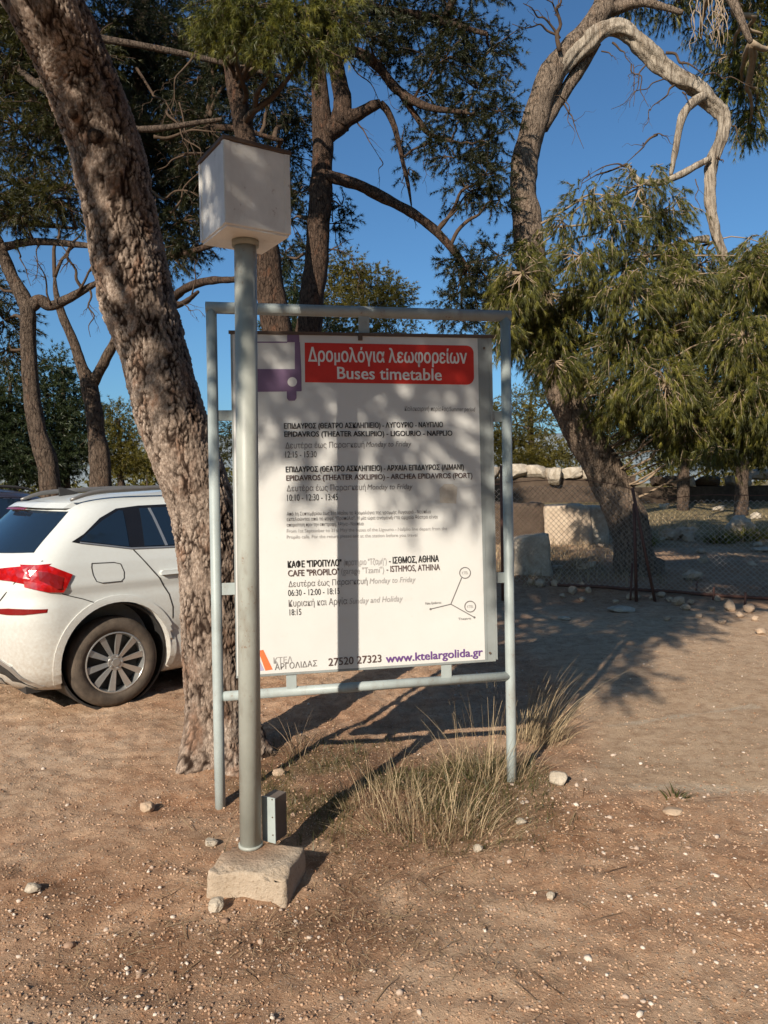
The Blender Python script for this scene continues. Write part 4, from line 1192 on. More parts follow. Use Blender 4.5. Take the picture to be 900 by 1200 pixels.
def clump(name, label, cx, cy, sets, seed, group=None, cat='dry grass'):
    """sets: (part, n, radius_x, radius_y, hmin, hmax, splay, leanx, leany, width, material)"""
    rng = np.random.default_rng(seed)
    t_ = thing(name, label, cat, (cx, cy, float(ground_z(cx, cy)[0])), group)
    for (pn, n, rx, ry, h0, h1, sp, lx, ly, w_, mt) in sets:
        a = rng.uniform(0, 6.28, n); rr = np.sqrt(rng.uniform(0, 1, n))
        ox, oy = np.cos(a) * rr * rx, np.sin(a) * rr * ry
        x, y = cx + ox, cy + oy
        C = np.stack([x, y, ground_z(x, y) - .01], -1)
        H = rng.uniform(h0, h1, n) * (1 - .35 * rr)
        lean = np.stack([ox / rx * sp * H + rng.normal(size=n) * .24 * H + lx * H, oy / ry * sp * H + rng.normal(size=n) * .24 * H + ly * H], -1)
        V_, F_, r_ = blades(C, H, lean, w_, rng)
        part(pn, mesh_np(pn, V_ - np.array(t_.location), F_, {"rnd": r_}), mt, t_)
    return t_


RUB_G = "rubble stones on the rough ground behind the fence"
rg = np.random.default_rng(515)
for k in range(24):
    px_, py_ = rg.uniform(765, 900), rg.uniform(578, 668)
    if k > 17: px_, py_ = rg.uniform(600, 715), rg.uniform(636, 668)
    sz_ = rg.uniform(7, 17)
    stone('rubble_stone', 'broken stone lying among dry grass on the rough ground behind the fence', 'stone', px_, py_, sz_, sz_ * rg.uniform(.5, .8), M_STONE if k % 3 else M_STONE_RED, rg, RUB_G, rough=.75, square=.35)
for k in range(9):
    q_ = G(rg.uniform(745, 895), rg.uniform(572, 640))
    clump('scrub_plant', 'small green scrub plant growing among the stones behind the fence', q_[0], q_[1], [('leaves', 260, .28, .28, .12, .42, 1.0, 0, 0, .022, M_LEAF_OLIVE), ('stems', 30, .2, .2, .2, .5, .8, 0, 0, .01, M_TWIG)], 600 + k, 'scrub plants behind the fence', 'plant')
GC = "dry grass clumps by the signboard"
c = G(515, 975)
clump('dry_grass_clump', 'wide clump of straw coloured dry grass under the right half of the signboard', c[0], c[1], [
    ('stalks', 95, .30, .20, .22, .50, .6, .05, .1, .0034, M_STRAW), ('straw', 340, .38, .26, .03, .2, 1.6, .1, 0, .0028, M_STRAW), ('green_blades', 380, .36, .24, .03, .13, .9, 0, 0, .0034, M_GRASS)], 301, GC)
c = G(575, 905)
clump('dry_grass_clump', 'tangled dry grass clump around the foot of the right signboard leg', c[0], c[1], [
    ('stalks', 95, .26, .22, .25, .58, .6, .15, .1, .0034, M_STRAW), ('straw', 320, .32, .24, .03, .2, 1.6, .15, 0, .0028, M_STRAW), ('green_blades', 220, .3, .2, .05, .14, .6, 0, 0, .004, M_GRASS)], 302, GC)
c = G(632, 868)
clump('dry_grass_clump', 'tall feathery dry grass leaning right beside the right signboard leg', c[0], c[1], [
    ('stalks', 120, .13, .14, .3, .66, .3, .45, .1, .0045, M_STRAW), ('straw', 300, .2, .18, .1, .26, .7, .4, 0, .0035, M_STRAW)], 303, GC)
c = G(450, 940)
clump('dry_grass_clump', 'thin sparse dry stalks at the left end of the grass, near the pole', c[0], c[1], [
    ('stalks', 46, .22, .22, .2, .40, .4, -.1, .1, .0034, M_STRAW), ('straw', 320, .28, .24, .05, .16, .7, 0, 0, .003, M_STRAW)], 304, GC)
c = G(352, 880)
clump('dry_twig_bundle', 'small bunch of grey dry twigs standing right of the pine foot', c[0], c[1], [('twigs', 26, .10, .10, .15, .32, .9, 0, 0, .005, M_TWIG_PALE)], 305, None, 'twigs')
c = G(790, 935)
clump('weed', 'small green weed growing on the edge of the pale track', c[0], c[1], [('leaves', 26, .05, .05, .04, .09, 1.4, 0, 0, .016, M_GRASS)], 306, None, 'weed')
rng = np.random.default_rng(77)
n = 9000
x = rng.uniform(-.75, 1.0, n); y = rng.uniform(3.2, 4.75, n)
p = np.stack([x, y, 0 * x], -1)
k = sstep(.3, .62, vnoise(p * 3, 51)) * np.exp(-((x - .05) / .75) ** 2 - ((y - 3.95) / .5) ** 2) > rng.uniform(0, .9, n)
x, y = x[k], y[k]
C = np.stack([x, y, ground_z(x, y) - .005], -1); H = rng.uniform(.02, .085, len(x))
V_, F_, r_ = blades(C, H, rng.normal(size=(len(x), 2)) * .5 * H[:, None], .0042, rng)
tag(part('low_grass', mesh_np('low_grass', V_, F_, {"rnd": r_}), M_GRASS), 'low patchy green grass on the mound under the signboard', 'grass', kind='stuff')
n = 9000
x = rng.uniform(1, 12, n); y = rng.uniform(10.9, 22, n); p = np.stack([x, y, 0 * x], -1)
k = sstep(.35, .6, vnoise(p * .8, 52)) > rng.uniform(0, 1, n); x, y = x[k], y[k]
C = np.stack([x, y, ground_z(x, y) - .01], -1); H = rng.uniform(.06, .28, len(x))
V_, F_, r_ = blades(C, H, rng.normal(size=(len(x), 2)) * .4 * H[:, None], .012, rng)
tag(part('dry_meadow_grass', mesh_np('dry_meadow_grass', V_, F_, {"rnd": r_}), M_STRAW), 'patchy dry grass on the rough ground behind the fence', 'grass', kind='stuff')
# ------------------------------------------------------------------ lamp pole with its box
gp = G(294, 1010)
pole_d = 3.09
pb_ = W(294, 1000, pole_d); pt_ = W(287.5, 283, pole_d)
pole = thing('lamp_pole', 'grey steel pole carrying a white square lamp box in front of the signboard', 'lamp pole', (pb_[0], pb_[1], 0))
m = MB(); m.tube([np.array([pb_[0], pb_[1], .10]), pb_ + (pt_ - pb_) * .5, np.array([pt_[0], pt_[1], pt_[2] + .02])], .0445, 32, 1)
part('post', m.data('post', pole, True), M_POLE, pole)
m = MB(); m.tube([np.array([pb_[0], pb_[1], .125]), np.array([pb_[0], pb_[1], .1365])], .050, 24)
part('collar', m.data('collar', pole, True), M_POLE, pole)
a = math.radians(33); ex = np.array([math.cos(a), math.sin(a), 0]); ey = np.array([-math.sin(a), math.cos(a), 0]); ez = np.array([0, 0, 1.])
bs = .272
zb, zt = W(265, 260, pole_d - .2)[2], W(262, 161, pole_d - .2)[2]
cc = np.array([pt_[0], pt_[1], 0])
m = MB(); m.box(cc + ez * (zb + zt) / 2, (bs, bs, zt - zb), (ex, ey, ez))
lb = part('lamp_box', m.data('lamp_box', pole), M_LIGHTBOX, pole, .004)
m = MB(); m.box(cc + ez * (zt + .008), (bs + .014, bs + .014, .016), (ex, ey, ez))
part('lid', m.data('lid', pole), M_RIM_DARK, lb, .003)
m = MB(); m.box(cc + ez * (zb - .004), (bs - .012, bs - .012, .008), (ex, ey, ez))
part('bottom_plate', m.data('bottom_plate', pole), M_LIGHTBOX, lb)
for s_ in (-1, 1):
    m = MB(); m.box(cc - ey * (bs / 2 + .0015) + ex * s_ * (bs / 2 - .011) + ez * (zb + zt) / 2, (.022, .003, zt - zb - .004), (ex, ey, ez)); part('edge_trim', m.data('edge_trim', pole), M_LIGHTBOX, lb)
    m = MB(); m.box(cc - ex * (bs / 2 + .0015) + ey * s_ * (bs / 2 - .011) + ez * (zb + zt) / 2, (.003, .022, zt - zb - .004), (ex, ey, ez)); part('edge_trim', m.data('edge_trim', pole), M_LIGHTBOX, lb)
m = MB(); m.tube([cc + ez * (zb - .03), cc + ez * (zb - .008)], .054, 24); part('flange', m.data('flange', pole, True), M_POLE, pole)
# concrete base
qa, qb, qc = G(240.5, 1053), G(336, 1066), G(360.5, 1021)
qd = qa + qc - qb
bm = bmesh.new(); bmesh.ops.create_cube(bm, size=1.0)
bmesh.ops.subdivide_edges(bm, edges=bm.edges[:], cuts=13, use_grid_fill=True)
vv = np.array([v_.co[:] for v_ in bm.verts]) + .5
c2 = [np.array(q_[:2]) - pb_[:2] for q_ in (qa, qb, qc, qd)]
mid = sum(c2) / 4
u_, v_, w_ = vv[:, 0:1], vv[:, 1:2], vv[:, 2:3]
xy = c2[0] * (1 - u_) * (1 - v_) + c2[1] * u_ * (1 - v_) + c2[2] * u_ * v_ + c2[3] * (1 - u_) * v_
xy = mid + (xy - mid) * (1 - .035 * w_)
vv2 = np.concatenate([xy, -.06 + w_ * .185], 1)
ed = np.sort(np.abs(vv - .5), axis=1)[:, 1:2]
cen_ = np.array([mid[0], mid[1], .03])
vv2 = vv2 + (cen_ - vv2) * .03 * sstep(.46, .5, ed)
vv2[:, 2] -= .02 * sstep(.55, .8, vnoise(vv2 * 13, 9)) * (ed[:, 0] > .40)
nn_ = np.stack([vnoise(vv2 * 16, 5), vnoise(vv2 * 16, 6), vnoise(vv2 * 16, 7)], -1) - .5 + .5 * (np.stack([vnoise(vv2 * 45, 5), vnoise(vv2 * 45, 6), vnoise(vv2 * 45, 7)], -1) - .5)
vv2 = vv2 + nn_ * .010
for v__, d_ in zip(bm.verts, vv2): v__.co = d_
bmesh.ops.recalc_face_normals(bm, faces=bm.faces[:])
me = bpy.data.meshes.new('concrete_base'); bm.to_mesh(me); bm.free()
me.polygons.foreach_set("use_smooth", np.ones(len(me.polygons), bool))
M_BASE = NT("rust stained concrete"); _t = M_BASE; co = _t.coord()
n1 = _t.noise(co, 9, 6, .65); n2 = _t.noise(co, 60, 5, .7)
sep = _t.n("SeparateXYZ"); _t.l(co, sep.inputs[0])
cl = _t.ramp(n1, [(.2, (.36, .27, .19)), (.8, (.54, .44, .34))])
rs = _t.n("VectorMath"); rs.operation = 'LENGTH'
mp = _t.coord((1, 1, 0)); _t.l(mp, rs.inputs[0])
rust = _t.math('MULTIPLY', _t.ramp(rs.outputs['Value'], [(.06, 1.0), (.20, 0.0)]), _t.ramp(n1, [(.3, .35), (.6, 1.0)]))
cl = _t.mix(_t.math('MULTIPLY', rust, .8), cl, (.25, .105, .045))
cl = _t.mix(_t.ramp(n2, [(.54, 0.0), (.66, .6)]), cl, (.24, .17, .11))
_t.col(cl); _t.bump(_t.math('ADD', n1, n2), .8, .014); _t.set(.9, .2)
part('concrete_base', me, M_BASE.m, pole)
# junction box on the base behind the post
jc = W(318.5, 988, pole_d + .04); a = math.radians(62)
jx = np.array([math.cos(a), math.sin(a), 0]); jy = np.array([-math.sin(a), math.cos(a), 0])
m = MB(); m.box(np.array([jc[0] + .012, jc[1] + .03, .125 + .095]), (.082, .062, .185), (jx, jy, ez))
jb = part('junction_box', m.data('junction_box', pole), mat_plain("dull brown metal", (.12, .095, .08), .6, .4), pole, .003)
m = MB(); m.box(np.array([jc[0] + .012, jc[1] + .03, .125 + .095]) - jx * .044, (.006, .068, .19), (jx, jy, ez))
part('cover_plate', m.data('cover_plate', pole), M_FRAME, jb, .001)
m = MB()
for zz in (.03, .105, .18):
    q = np.array([jc[0] + .012, jc[1] + .03, .13 + zz]) - jx * .047 - jy * .022
    m.tube([q, q - jx * .003], .003, 8)
part('screw', m.data('screw', pole), M_RIM_DARK, jb)

# ------------------------------------------------------------------ the bus timetable signboard
SL, SR = G(258, 945), G(600, 915)
sx = nrm(np.array([SR[0] - SL[0], SR[1] - SL[1], 0])); sn = np.array([sx[1], -sx[0], 0])     # sn points to the camera
S0 = np.array([SL[0], SL[1], 0])


def SP(px, py, off=0.0):
    """(s, z) on the board plane moved towards the camera by off"""
    v_ = ray(px, py); o_ = S0 + sn * off
    t_ = np.dot(o_ - EYE, sn) / np.dot(v_, sn); q_ = EYE + v_ * t_
    return float(np.dot(q_ - S0, sx)), float(q_[2])


def S3(s, z, off=0.0):
    return S0 + sx * s + sn * off + np.array([0, 0, z])


sign = thing('bus_timetable_sign', 'bus timetable signboard in a grey tubular steel frame', 'signboard', (SL[0] + .76 * sx[0], SL[1] + .76 * sx[1], 0))
pr = .0265
tl = SP(247.5, 361); tr = SP(592, 371)
for bot, tp in ((SP(258, 930), tl), (SP(599.5, 900), tr)):
    m = MB(); m.tube([S3(bot[0], -.1), S3(bot[0], .3), S3(tp[0], tp[1])], pr, 20)
    part('post', m.data('post', sign, True), M_FRAME, sign)
m = MB(); m.tube([S3(tl[0] - .027, tl[1] + .002), S3(tr[0] + .027, tr[1] + .002)], pr + .002, 20); part('top_bar', m.data('top_bar', sign, True), M_FRAME, sign)
b0, b1 = SP(262, 816), SP(598, 792)
m = MB(); m.tube([S3(b0[0] - .0, b0[1]), S3(b1[0] - .0, b1[1])], pr - .002, 20); part('bottom_bar', m.data('bottom_bar', sign, True), M_FRAME, sign)
# board carcass
BT = [SP(270, 389), SP(574.5, 393)]; BB = [SP(277, 794), SP(580, 774)]
TH = .045
poly = [BB[0], BB[1], BT[1], BT[0]]
m = MB(); m.prism([(p_[0], p_[1]) for p_ in poly], TH, S3(0, 0, -TH / 2), sx, np.array([0, 0, 1.]))
M_ALU = mat_metal_paint("grey aluminium board edge", (.27, .29, .285), .35)
board = part('board', m.data('board', sign), M_ALU, sign, .003)
FO = TH / 2 + .0015
# the cross product sx x z points away from or towards the camera: find it
ZS = 1.0 if np.dot(np.cross(sx, [0, 0, 1.]), sn) > 0 else -1.0
M_POSTER = NT("printed white sheet"); _t = M_POSTER; co = _t.coord()
n1 = _t.noise(co, 3, 5, .6); n2 = _t.noise(co, 40, 4, .6)
cl = _t.ramp(n1, [(.3, (.61, .60, .575)), (.7, (.66, .65, .625))])
cl = _t.mix(_t.ramp(n2, [(.62, 0.0), (.8, .25)]), cl, (.5, .46, .40))
_t.col(cl); _t.set(.38, .35)
def flat(name, pts, off, mat, parent):
    """flat printed patch given by (s, z) points"""
    V_ = [S3(s_, z_, off) - np.array(sign.location) for s_, z_ in pts]
    me_ = bpy.data.meshes.new(name); me_.from_pydata([tuple(q_) for q_ in V_], [], [tuple(range(len(V_)))]); me_.update()
    return part(name, me_, mat, parent)


pp = [SP(278, 792, FO), SP(568.5, 773, FO), SP(559.5, 394, FO), SP(272.5, 391.5, FO)]
m = MB(); m.prism(pp, .002, S3(0, 0, FO - .0025), sx, np.array([0, 0, 1.]))
poster = part('poster', m.data('poster', sign), M_POSTER.m, board)
# the right hand aluminium channel, folded in three steps
for i, (xa, xb, o_) in enumerate(((560, 564, .004), (572.5, 576, .006))):
    q0, q1 = SP(xa, 396, TH / 2), SP(xb, 396, TH / 2); r0_, r1_ = SP(xa + 8.5, 772, TH / 2), SP(xb + 7, 773, TH / 2)
    m = MB(); m.prism([r0_, r1_, q1, q0], o_, S3(0, 0, TH / 2 - .001), sx, np.array([0, 0, 1.]))
    part('channel', m.data('channel', sign), M_ALU, board)
q0, q1 = SP(268, 387, 0), SP(577, 392.5, 0)
m = MB(); m.prism([(q0[0], q0[1] - .022), (q1[0], q1[1] - .022), (q1[0], q1[1] - .006), (q0[0], q0[1] - .006)], .012, S3(0, 0, TH / 2 - .006), sx, np.array([0, 0, 1.]))
part('top_rail', m.data('top_rail', sign), M_RIM_DARK, board)
# brackets
def bracket(p0, p1, h, along):
    a_, b_ = SP(*p0), SP(*p1)
    c_ = ((a_[0] + b_[0]) / 2, (a_[1] + b_[1]) / 2)
    m_ = MB()
    if along == 's': m_.box(S3(c_[0], c_[1]), (abs(b_[0] - a_[0]), .012, h), (sx, sn, ez))
    else: m_.box(S3(c_[0], c_[1], .012), (h, .008, abs(b_[1] - a_[1])), (sx, sn, ez))
    part('bracket', m_.data('bracket', sign), M_FRAME, sign, .002)


bracket((252, 487), (276, 487), .052, 's'); bracket((258, 690), (282, 690), .06, 's')
bracket((572, 488), (594, 488), .055, 's'); bracket((574, 677), (597, 677), .055, 's')
bracket((426, 366), (426, 394), .055, 'z'); bracket((341.5, 786), (341.5, 812), .052, 'z'); bracket((522.5, 771), (522.5, 800), .055, 'z')
m = MB()
_s, _z = SP(422, 395, FO); m.box(S3(_s, _z, FO + .005), (.022, .012, .034), (sx, sn, ez))
part('clip', m.data('clip', sign), M_RIM_DARK, board)
for px, py in ((567, 408), (574, 765)):
    _s, _z = SP(px, py, TH / 2); m = MB(); m.tube([S3(_s, _z, TH / 2 + .001), S3(_s, _z, TH / 2 + .007)], .006, 10); part('bolt', m.data('bolt', sign), M_RIM_DARK, board)


def ink(name, c, rough=.45):
    return mat_plain(name, c, rough, .3, 0, .06, 30)


I_RED = ink("red ink", (.60, .035, .022)); I_PURPLE = ink("faded purple ink", (.20, .125, .215)); I_PURPLE2 = ink("purple ink", (.14, .065, .22))
I_BLACK = ink("black ink", (.020, .018, .018)); I_GREY = ink("grey ink", (.17, .155, .15)); I_LGREY = ink("pale grey ink", (.36, .34, .33)); I_BROWN = ink("faded brown ink", (.10, .065, .06))
I_WHITE = ink("white ink", (.78, .76, .72)); I_ORANGE = ink("orange ink", (.72, .17, .06)); I_LILAC = ink("lilac ink", (.40, .36, .52))
P1, P2 = FO + .0010, FO + .0020


def PX(pts, off=P1): return [SP(x_, y_, off) for x_, y_ in pts]


# red banner with its two rounded right hand corners
tl_, tr_, br_, bl_ = (357, 401.5), (555, 405), (555.5, 450.5), (357.5, 448)
rb = [bl_]
for cx_, cy_, a0, a1 in ((547, 442.3, 90, 0), (546.5, 413.5, 0, -90)):
    for k in range(7):
        a = math.radians(a0 + (a1 - a0) * k / 6); rb.append((cx_ + 8.5 * math.cos(a), cy_ + 8.5 * math.sin(a)))
rb.append(tl_)
banner = flat('red_banner', PX(rb), P1, I_RED, poster)
# bus emblem, partly behind the pole
def circ(cx_, cy_, r_, n_=20): return [(cx_ + r_ * math.cos(-2 * math.pi * k / n_), cy_ + r_ * math.sin(-2 * math.pi * k / n_)) for k in range(n_)]


V_ = MB()
def addflat(mb_, pts, off):
    mb_.add([S3(s_, z_, off) for s_, z_ in PX(pts, off)], [tuple(range(len(pts)))])


for pts in ([(276, 432.5), (353, 432.5), (353.5, 458.5), (277, 459.5)], [(336.5, 391.8), (350.5, 392), (351, 401), (336.5, 401)], [(345.5, 401), (351.5, 401), (353, 432.5), (345.5, 432.5)],
            [(276, 400.2), (336.5, 400.3), (336.5, 401.8), (276, 401.8)], [(336, 458.6), (347.5, 458.4), (347.5, 466.5), (345.5, 469.5), (338.5, 469.6), (336.2, 467)], [(276, 458.8), (287, 458.8), (287, 468), (276, 468)]):
    addflat(V_, pts[::-1], P1)
em = part('bus_emblem', V_.data('bus_emblem', sign), I_PURPLE, poster)
m = MB(); addflat(m, circ(342.5, 447.5, 5.6), P2); addflat(m, circ(287, 448, 5.6), P2); part('headlight_print', m.data('headlight_print', sign), I_WHITE, poster)
# organisation mark at the lower left
m = MB(); addflat(m, [(311, 786), (319.5, 784.5), (308.5, 761.5), (302.5, 762.5)], P1); part('orange_stroke', m.data('orange_stroke', sign), I_ORANGE, poster)
m = MB(); addflat(m, [(287, 788), (309.5, 785.5), (301.5, 768.5)], P1); part('lilac_stroke', m.data('lilac_stroke', sign), I_LILAC, poster)
# torn sticker
m = MB(); addflat(m, [(516, 589), (534.5, 590), (536, 571), (531, 567.5), (521, 567), (514.5, 573)], P1)
part('torn_sticker', m.data('torn_sticker', sign), mat_stone("torn paper", (.50, .43, .34), (.66, .60, .52), 30, .1, stain=(.36, .28, .2)), poster)


def write(txt, x0, y0, x1, y1, top, mat, bold=0.0, off=P2, shear=0.0, name='lettering', ref='H'):
    """text from pixel (x0,y0) to (x1,y1) on the baseline, capitals reaching up to y = top"""
    c_ = bpy.data.curves.new('t', 'FONT'); c_.body = txt; c_.resolution_u = 3; c_.shear = shear
    o_ = bpy.data.objects.new('t', c_); COL.objects.link(o_)
    dg = bpy.context.evaluated_depsgraph_get(); dg.update()
    me_ = bpy.data.meshes.new_from_object(o_.evaluated_get(dg)); bpy.data.objects.remove(o_)
    V_ = np.zeros(len(me_.vertices) * 3); me_.vertices.foreach_get("co", V_); V_ = V_.reshape(-1, 3)
    a_, b_ = SP(x0, y0, off), SP(x1, y1, off); tt_ = SP(x0, top, off)
    mn, mx = V_[:, 0].min(), V_[:, 0].max()
    k_ = (b_[0] - a_[0]) / (mx - mn); kz = (tt_[1] - a_[1]) / .73
    s_ = a_[0] + (V_[:, 0] - mn) * k_; z_ = a_[1] + V_[:, 1] * kz + (b_[1] - a_[1]) * (V_[:, 0] - mn) / (mx - mn)
    base_ = S0 + sx * s_[:, None] + sn * off + np.array([0, 0, 1.]) * z_[:, None] - np.array(sign.location)
    F_ = [tuple(p_.vertices) for p_ in me_.polygons]
    m_ = MB(); em_ = kz * 1.0
    shifts = ((0, 0),) if bold <= .005 else ((-1, -.5), (1, .5), (-1, .5), (1, -.5))
    for n_, (dx_, dz_) in enumerate(shifts):
        m_.add(base_ + sx * dx_ * bold * em_ + ez * dz_ * bold * em_ + sn * .0003 * n_, F_)
    me_ = m_.data(name)
    return part(name, me_, mat, poster)


write('Δρομολόγια λεωφορείων', 361.5, 423.5, 547, 426, 406.5, I_WHITE, .016)
write('Buses timetable', 395.5, 443.8, 517.5, 445.8, 429, I_WHITE, .016)
write('Καλοκαιρινή περίοδος/Summer period', 474, 481.5, 557, 482, 476, I_GREY, .0, shear=.2)
write('ΕΠΙΔΑΥΡΟΣ (ΘΕΑΤΡΟ ΑΣΚΛΗΠΙΕΙΟ) - ΛΥΓΟΥΡΙΟ - ΝΑΥΠΛΙΟ', 333, 502.3, 519, 500.5, 496, I_BLACK, .020)
write('EPIDAVROS (THEATER ASKLIPIIO) - LIGOURIO - NAFPLIO', 333.3, 511.8, 530, 510.5, 505.3, I_BLACK, .020)
write('Δευτέρα έως Παρασκευή', 334.5, 525.6, 427, 524.2, 518.4, I_GREY, .0)
write('Monday to Friday', 429, 523.8, 482, 523, 517.2, I_GREY, -.004, shear=.2)
write('12:15 - 15:30', 334.5, 536.2, 371, 535.8, 528.5, I_BLACK, .004)
write('ΕΠΙΔΑΥΡΟΣ (ΘΕΑΤΡΟ ΑΣΚΛΗΠΙΕΙΟ) - ΑΡΧΑΙΑ ΕΠΙΔΑΥΡΟΣ (ΛΙΜΑΝΙ)', 335, 553.3, 543.5, 550.2, 546.8, I_BLACK, .020)
write('EPIDAVROS (THEATER ASKLIPIIO) - ARCHEA EPIDAVROS (PORT)', 335.5, 563.2, 553.5, 560, 556.7, I_BROWN, .020)
write('Δευτέρα έως Παρασκευή', 336, 575.8, 428.5, 574.2, 568.6, I_GREY, .0)
write('Monday to Friday', 430.5, 573.8, 483.5, 573, 567.2, I_GREY, -.004, shear=.2)
write('10:10 - 12:30 - 13:45', 336.5, 587, 396, 586, 579, I_BLACK, .004)
for txt, x1_, y0_, mt in (('Από 1η Σεπτεμβρίου έως 31η Μαΐου τα δρομολόγια της γραμμής Λυγουριό - Ναύπλιο', 505, 604.2, I_GREY), ('εκτελούνται από το καφέ "Προπύλο". Η μία ώρα αναμονή στο αρχαίο θέατρο είναι', 513, 610.4, I_GREY),
                          ('απαραίτητη πριν την επιστροφή. Αθήνα - Ναύπλιο', 426, 617, I_GREY), ('From 1st September to 31st May the buses of the Ligourio - Nafplio line depart from the', 524, 624.2, I_LGREY), ('Propilo cafe. For the return please ask at the station before you travel', 489, 631.2, I_LGREY)):
    write(txt, 336, y0_, x1_, y0_ - (x1_ - 336) * .0165, y0_ - 4.2, mt, .0, name='small_print')
write('ΚΑΦΕ "ΠΡΟΠΥΛΟ"', 337.3, 665.2, 400, 663, 657.4, I_BLACK, .022)
write('(πρατήριο "Τζαμή")', 403, 662.8, 453, 660.8, 655.6, I_LGREY, .0)
write('- ΙΣΘΜΟΣ, ΑΘΗΝΑ', 456, 660.5, 514, 658, 652.8, I_BLACK, .020)
write('CAFE "PROPILO"', 337.6, 675.4, 397.5, 673.2, 667.8, I_BROWN, .016)
write('(garage "Tzami")', 400, 672.8, 450, 670.8, 665.5, I_LGREY, .0)
write('- ISTHMOS, ATHINA', 453, 670.3, 515.5, 667.8, 662.8, I_BROWN, .010)
write('Δευτέρα έως Παρασκευή', 338, 688, 430.5, 684.2, 680.8, I_GREY, .0)
write('Monday to Friday', 433, 684, 487, 681.8, 677.3, I_LGREY, -.004, shear=.2)
write('06:30 - 12:00 - 18:15', 337.6, 698.5, 398, 696, 690.8, I_BLACK, .004)
write('Κυριακή και Αργία', 338.3, 711, 407, 708, 703, I_GREY, .0)
write('Sunday and Holiday', 409.5, 707.8, 472, 704.4, 700.6, I_LGREY, -.004, shear=.2)
write('18:15', 339.3, 721.2, 353, 720.4, 713.6, I_BLACK, .004)
write('ΚΤΕΛ', 320.5, 777.6, 342.5, 776, 770.4, I_LGREY, .004)
write('ΑΡΓΟΛΙΔΑΣ', 322, 785.2, 371.5, 780.5, 778, I_GREY, .004)
write('27520 27323', 385, 780.3, 446.8, 775.6, 771, I_BROWN, .012)
write('www.ktelargolida.gr', 452.3, 776.4, 565.5, 768.2, 766.5, I_PURPLE2, .022)
# route sketch
m = MB()
def strip(x0, y0, x1, y1, w_):
    d_ = nrm(np.array([x1 - x0, y1 - y0])); n_ = np.array([-d_[1], d_[0]]) * w_ / 2
    addflat(m, [(x0 - n_[0], y0 - n_[1]), (x1 - n_[0], y1 - n_[1]), (x1 + n_[0], y1 + n_[1]), (x0 + n_[0], y0 + n_[1])][::-1], P1)


strip(541, 677, 528.3, 708, 1.1); strip(528.3, 708, 504.5, 713.8, 1.1); strip(528.3, 708, 556, 723.5, 1.1)
for cx_, cy_ in ((545, 671.3), (551, 710.8)):
    for k in range(24):
        a0, a1 = 2 * math.pi * k / 24, 2 * math.pi * (k + 1) / 24
        addflat(m, [(cx_ + r_ * math.cos(a_), cy_ + r_ * math.sin(a_)) for r_, a_ in ((5.8, a0), (5.8, a1), (6.9, a1), (6.9, a0))], P1)
for cx_, cy_ in ((504.5, 713.8), (556, 723.5)): addflat(m, circ(cx_, cy_, 1.3, 10), P1)
part('route_sketch', m.data('route_sketch', sign), I_GREY, poster)
write('KTEL', 541.3, 673, 548.6, 672.6, 669.6, I_LGREY, .0, name='small_print'); write('KTEL', 547.4, 712.4, 554.6, 712, 709.2, I_LGREY, .0, name='small_print')
write('Palea Epidavros', 498.5, 708.6, 517, 707.2, 705.6, I_GREY, .0, name='small_print'); write('Theatro', 537, 726.8, 552, 725.8, 723.8, I_GREY, .0, name='small_print')
# ------------------------------------------------------------------ parked cars
TH_CAR = math.radians(42.0)
Zk = [.19, .24, .32, .42, .55, .70, .80, .90, 1.0, 1.08, 1.15, 1.20, 1.30, 1.40, 1.47, 1.52, 1.56, 1.59, 1.605]
Wk = [.78, .82, .858, .872, .882, .888, .886, .882, .874, .858, .832, .812, .770, .722, .680, .628, .53, .36, .12]
Uk = [.16, .10, .055, .03, .012, .0, .01, .03, .045, .07, .115, .165, .275, .385, .455, .53, .72, 1.0, 1.3]
Vk = [4.02, 4.10, 4.18, 4.22, 4.24, 4.23, 4.20, 4.12, 3.85, 3.25, 3.08, 2.98, 2.80, 2.62, 2.48, 2.36, 2.2, 2.0, 1.8]
Rr = lambda z: np.interp(z, [.2, .9, 1.1, 1.25, 1.6], [.46, .46, .44, .42, .42])
PW = 2.5


def w_of(z): return np.interp(z, Zk, Wk)
def ur_of(z): return np.interp(z, Zk, Uk)
def uf_of(z): return np.interp(z, Zk, Vk)


def side_v(u_, z):
    """half width of the body at (u, z)"""
    t_ = np.clip((u_ - ur_of(z)) / Rr(z), 0, 1); s_ = np.clip((uf_of(z) - u_) / .7, 0, 1)
    cr = np.exp(-((z - .93) / .03) ** 2) * .010 - np.exp(-((z - .86) / .04) ** 2) * .008 - np.exp(-((z - .50) / .07) ** 2) * .018 * ((u_ > 1.25) & (u_ < 2.9))
    return w_of(z) * (1 - (1 - t_) ** PW) ** (1 / PW) * (1 - (1 - s_) ** PW) ** (1 / PW) + cr


def rear_u(v_, z):
    q_ = np.clip(abs(v_) / w_of(z), 0, .999)
    return ur_of(z) + Rr(z) * (1 - (1 - q_ ** PW) ** (1 / PW))


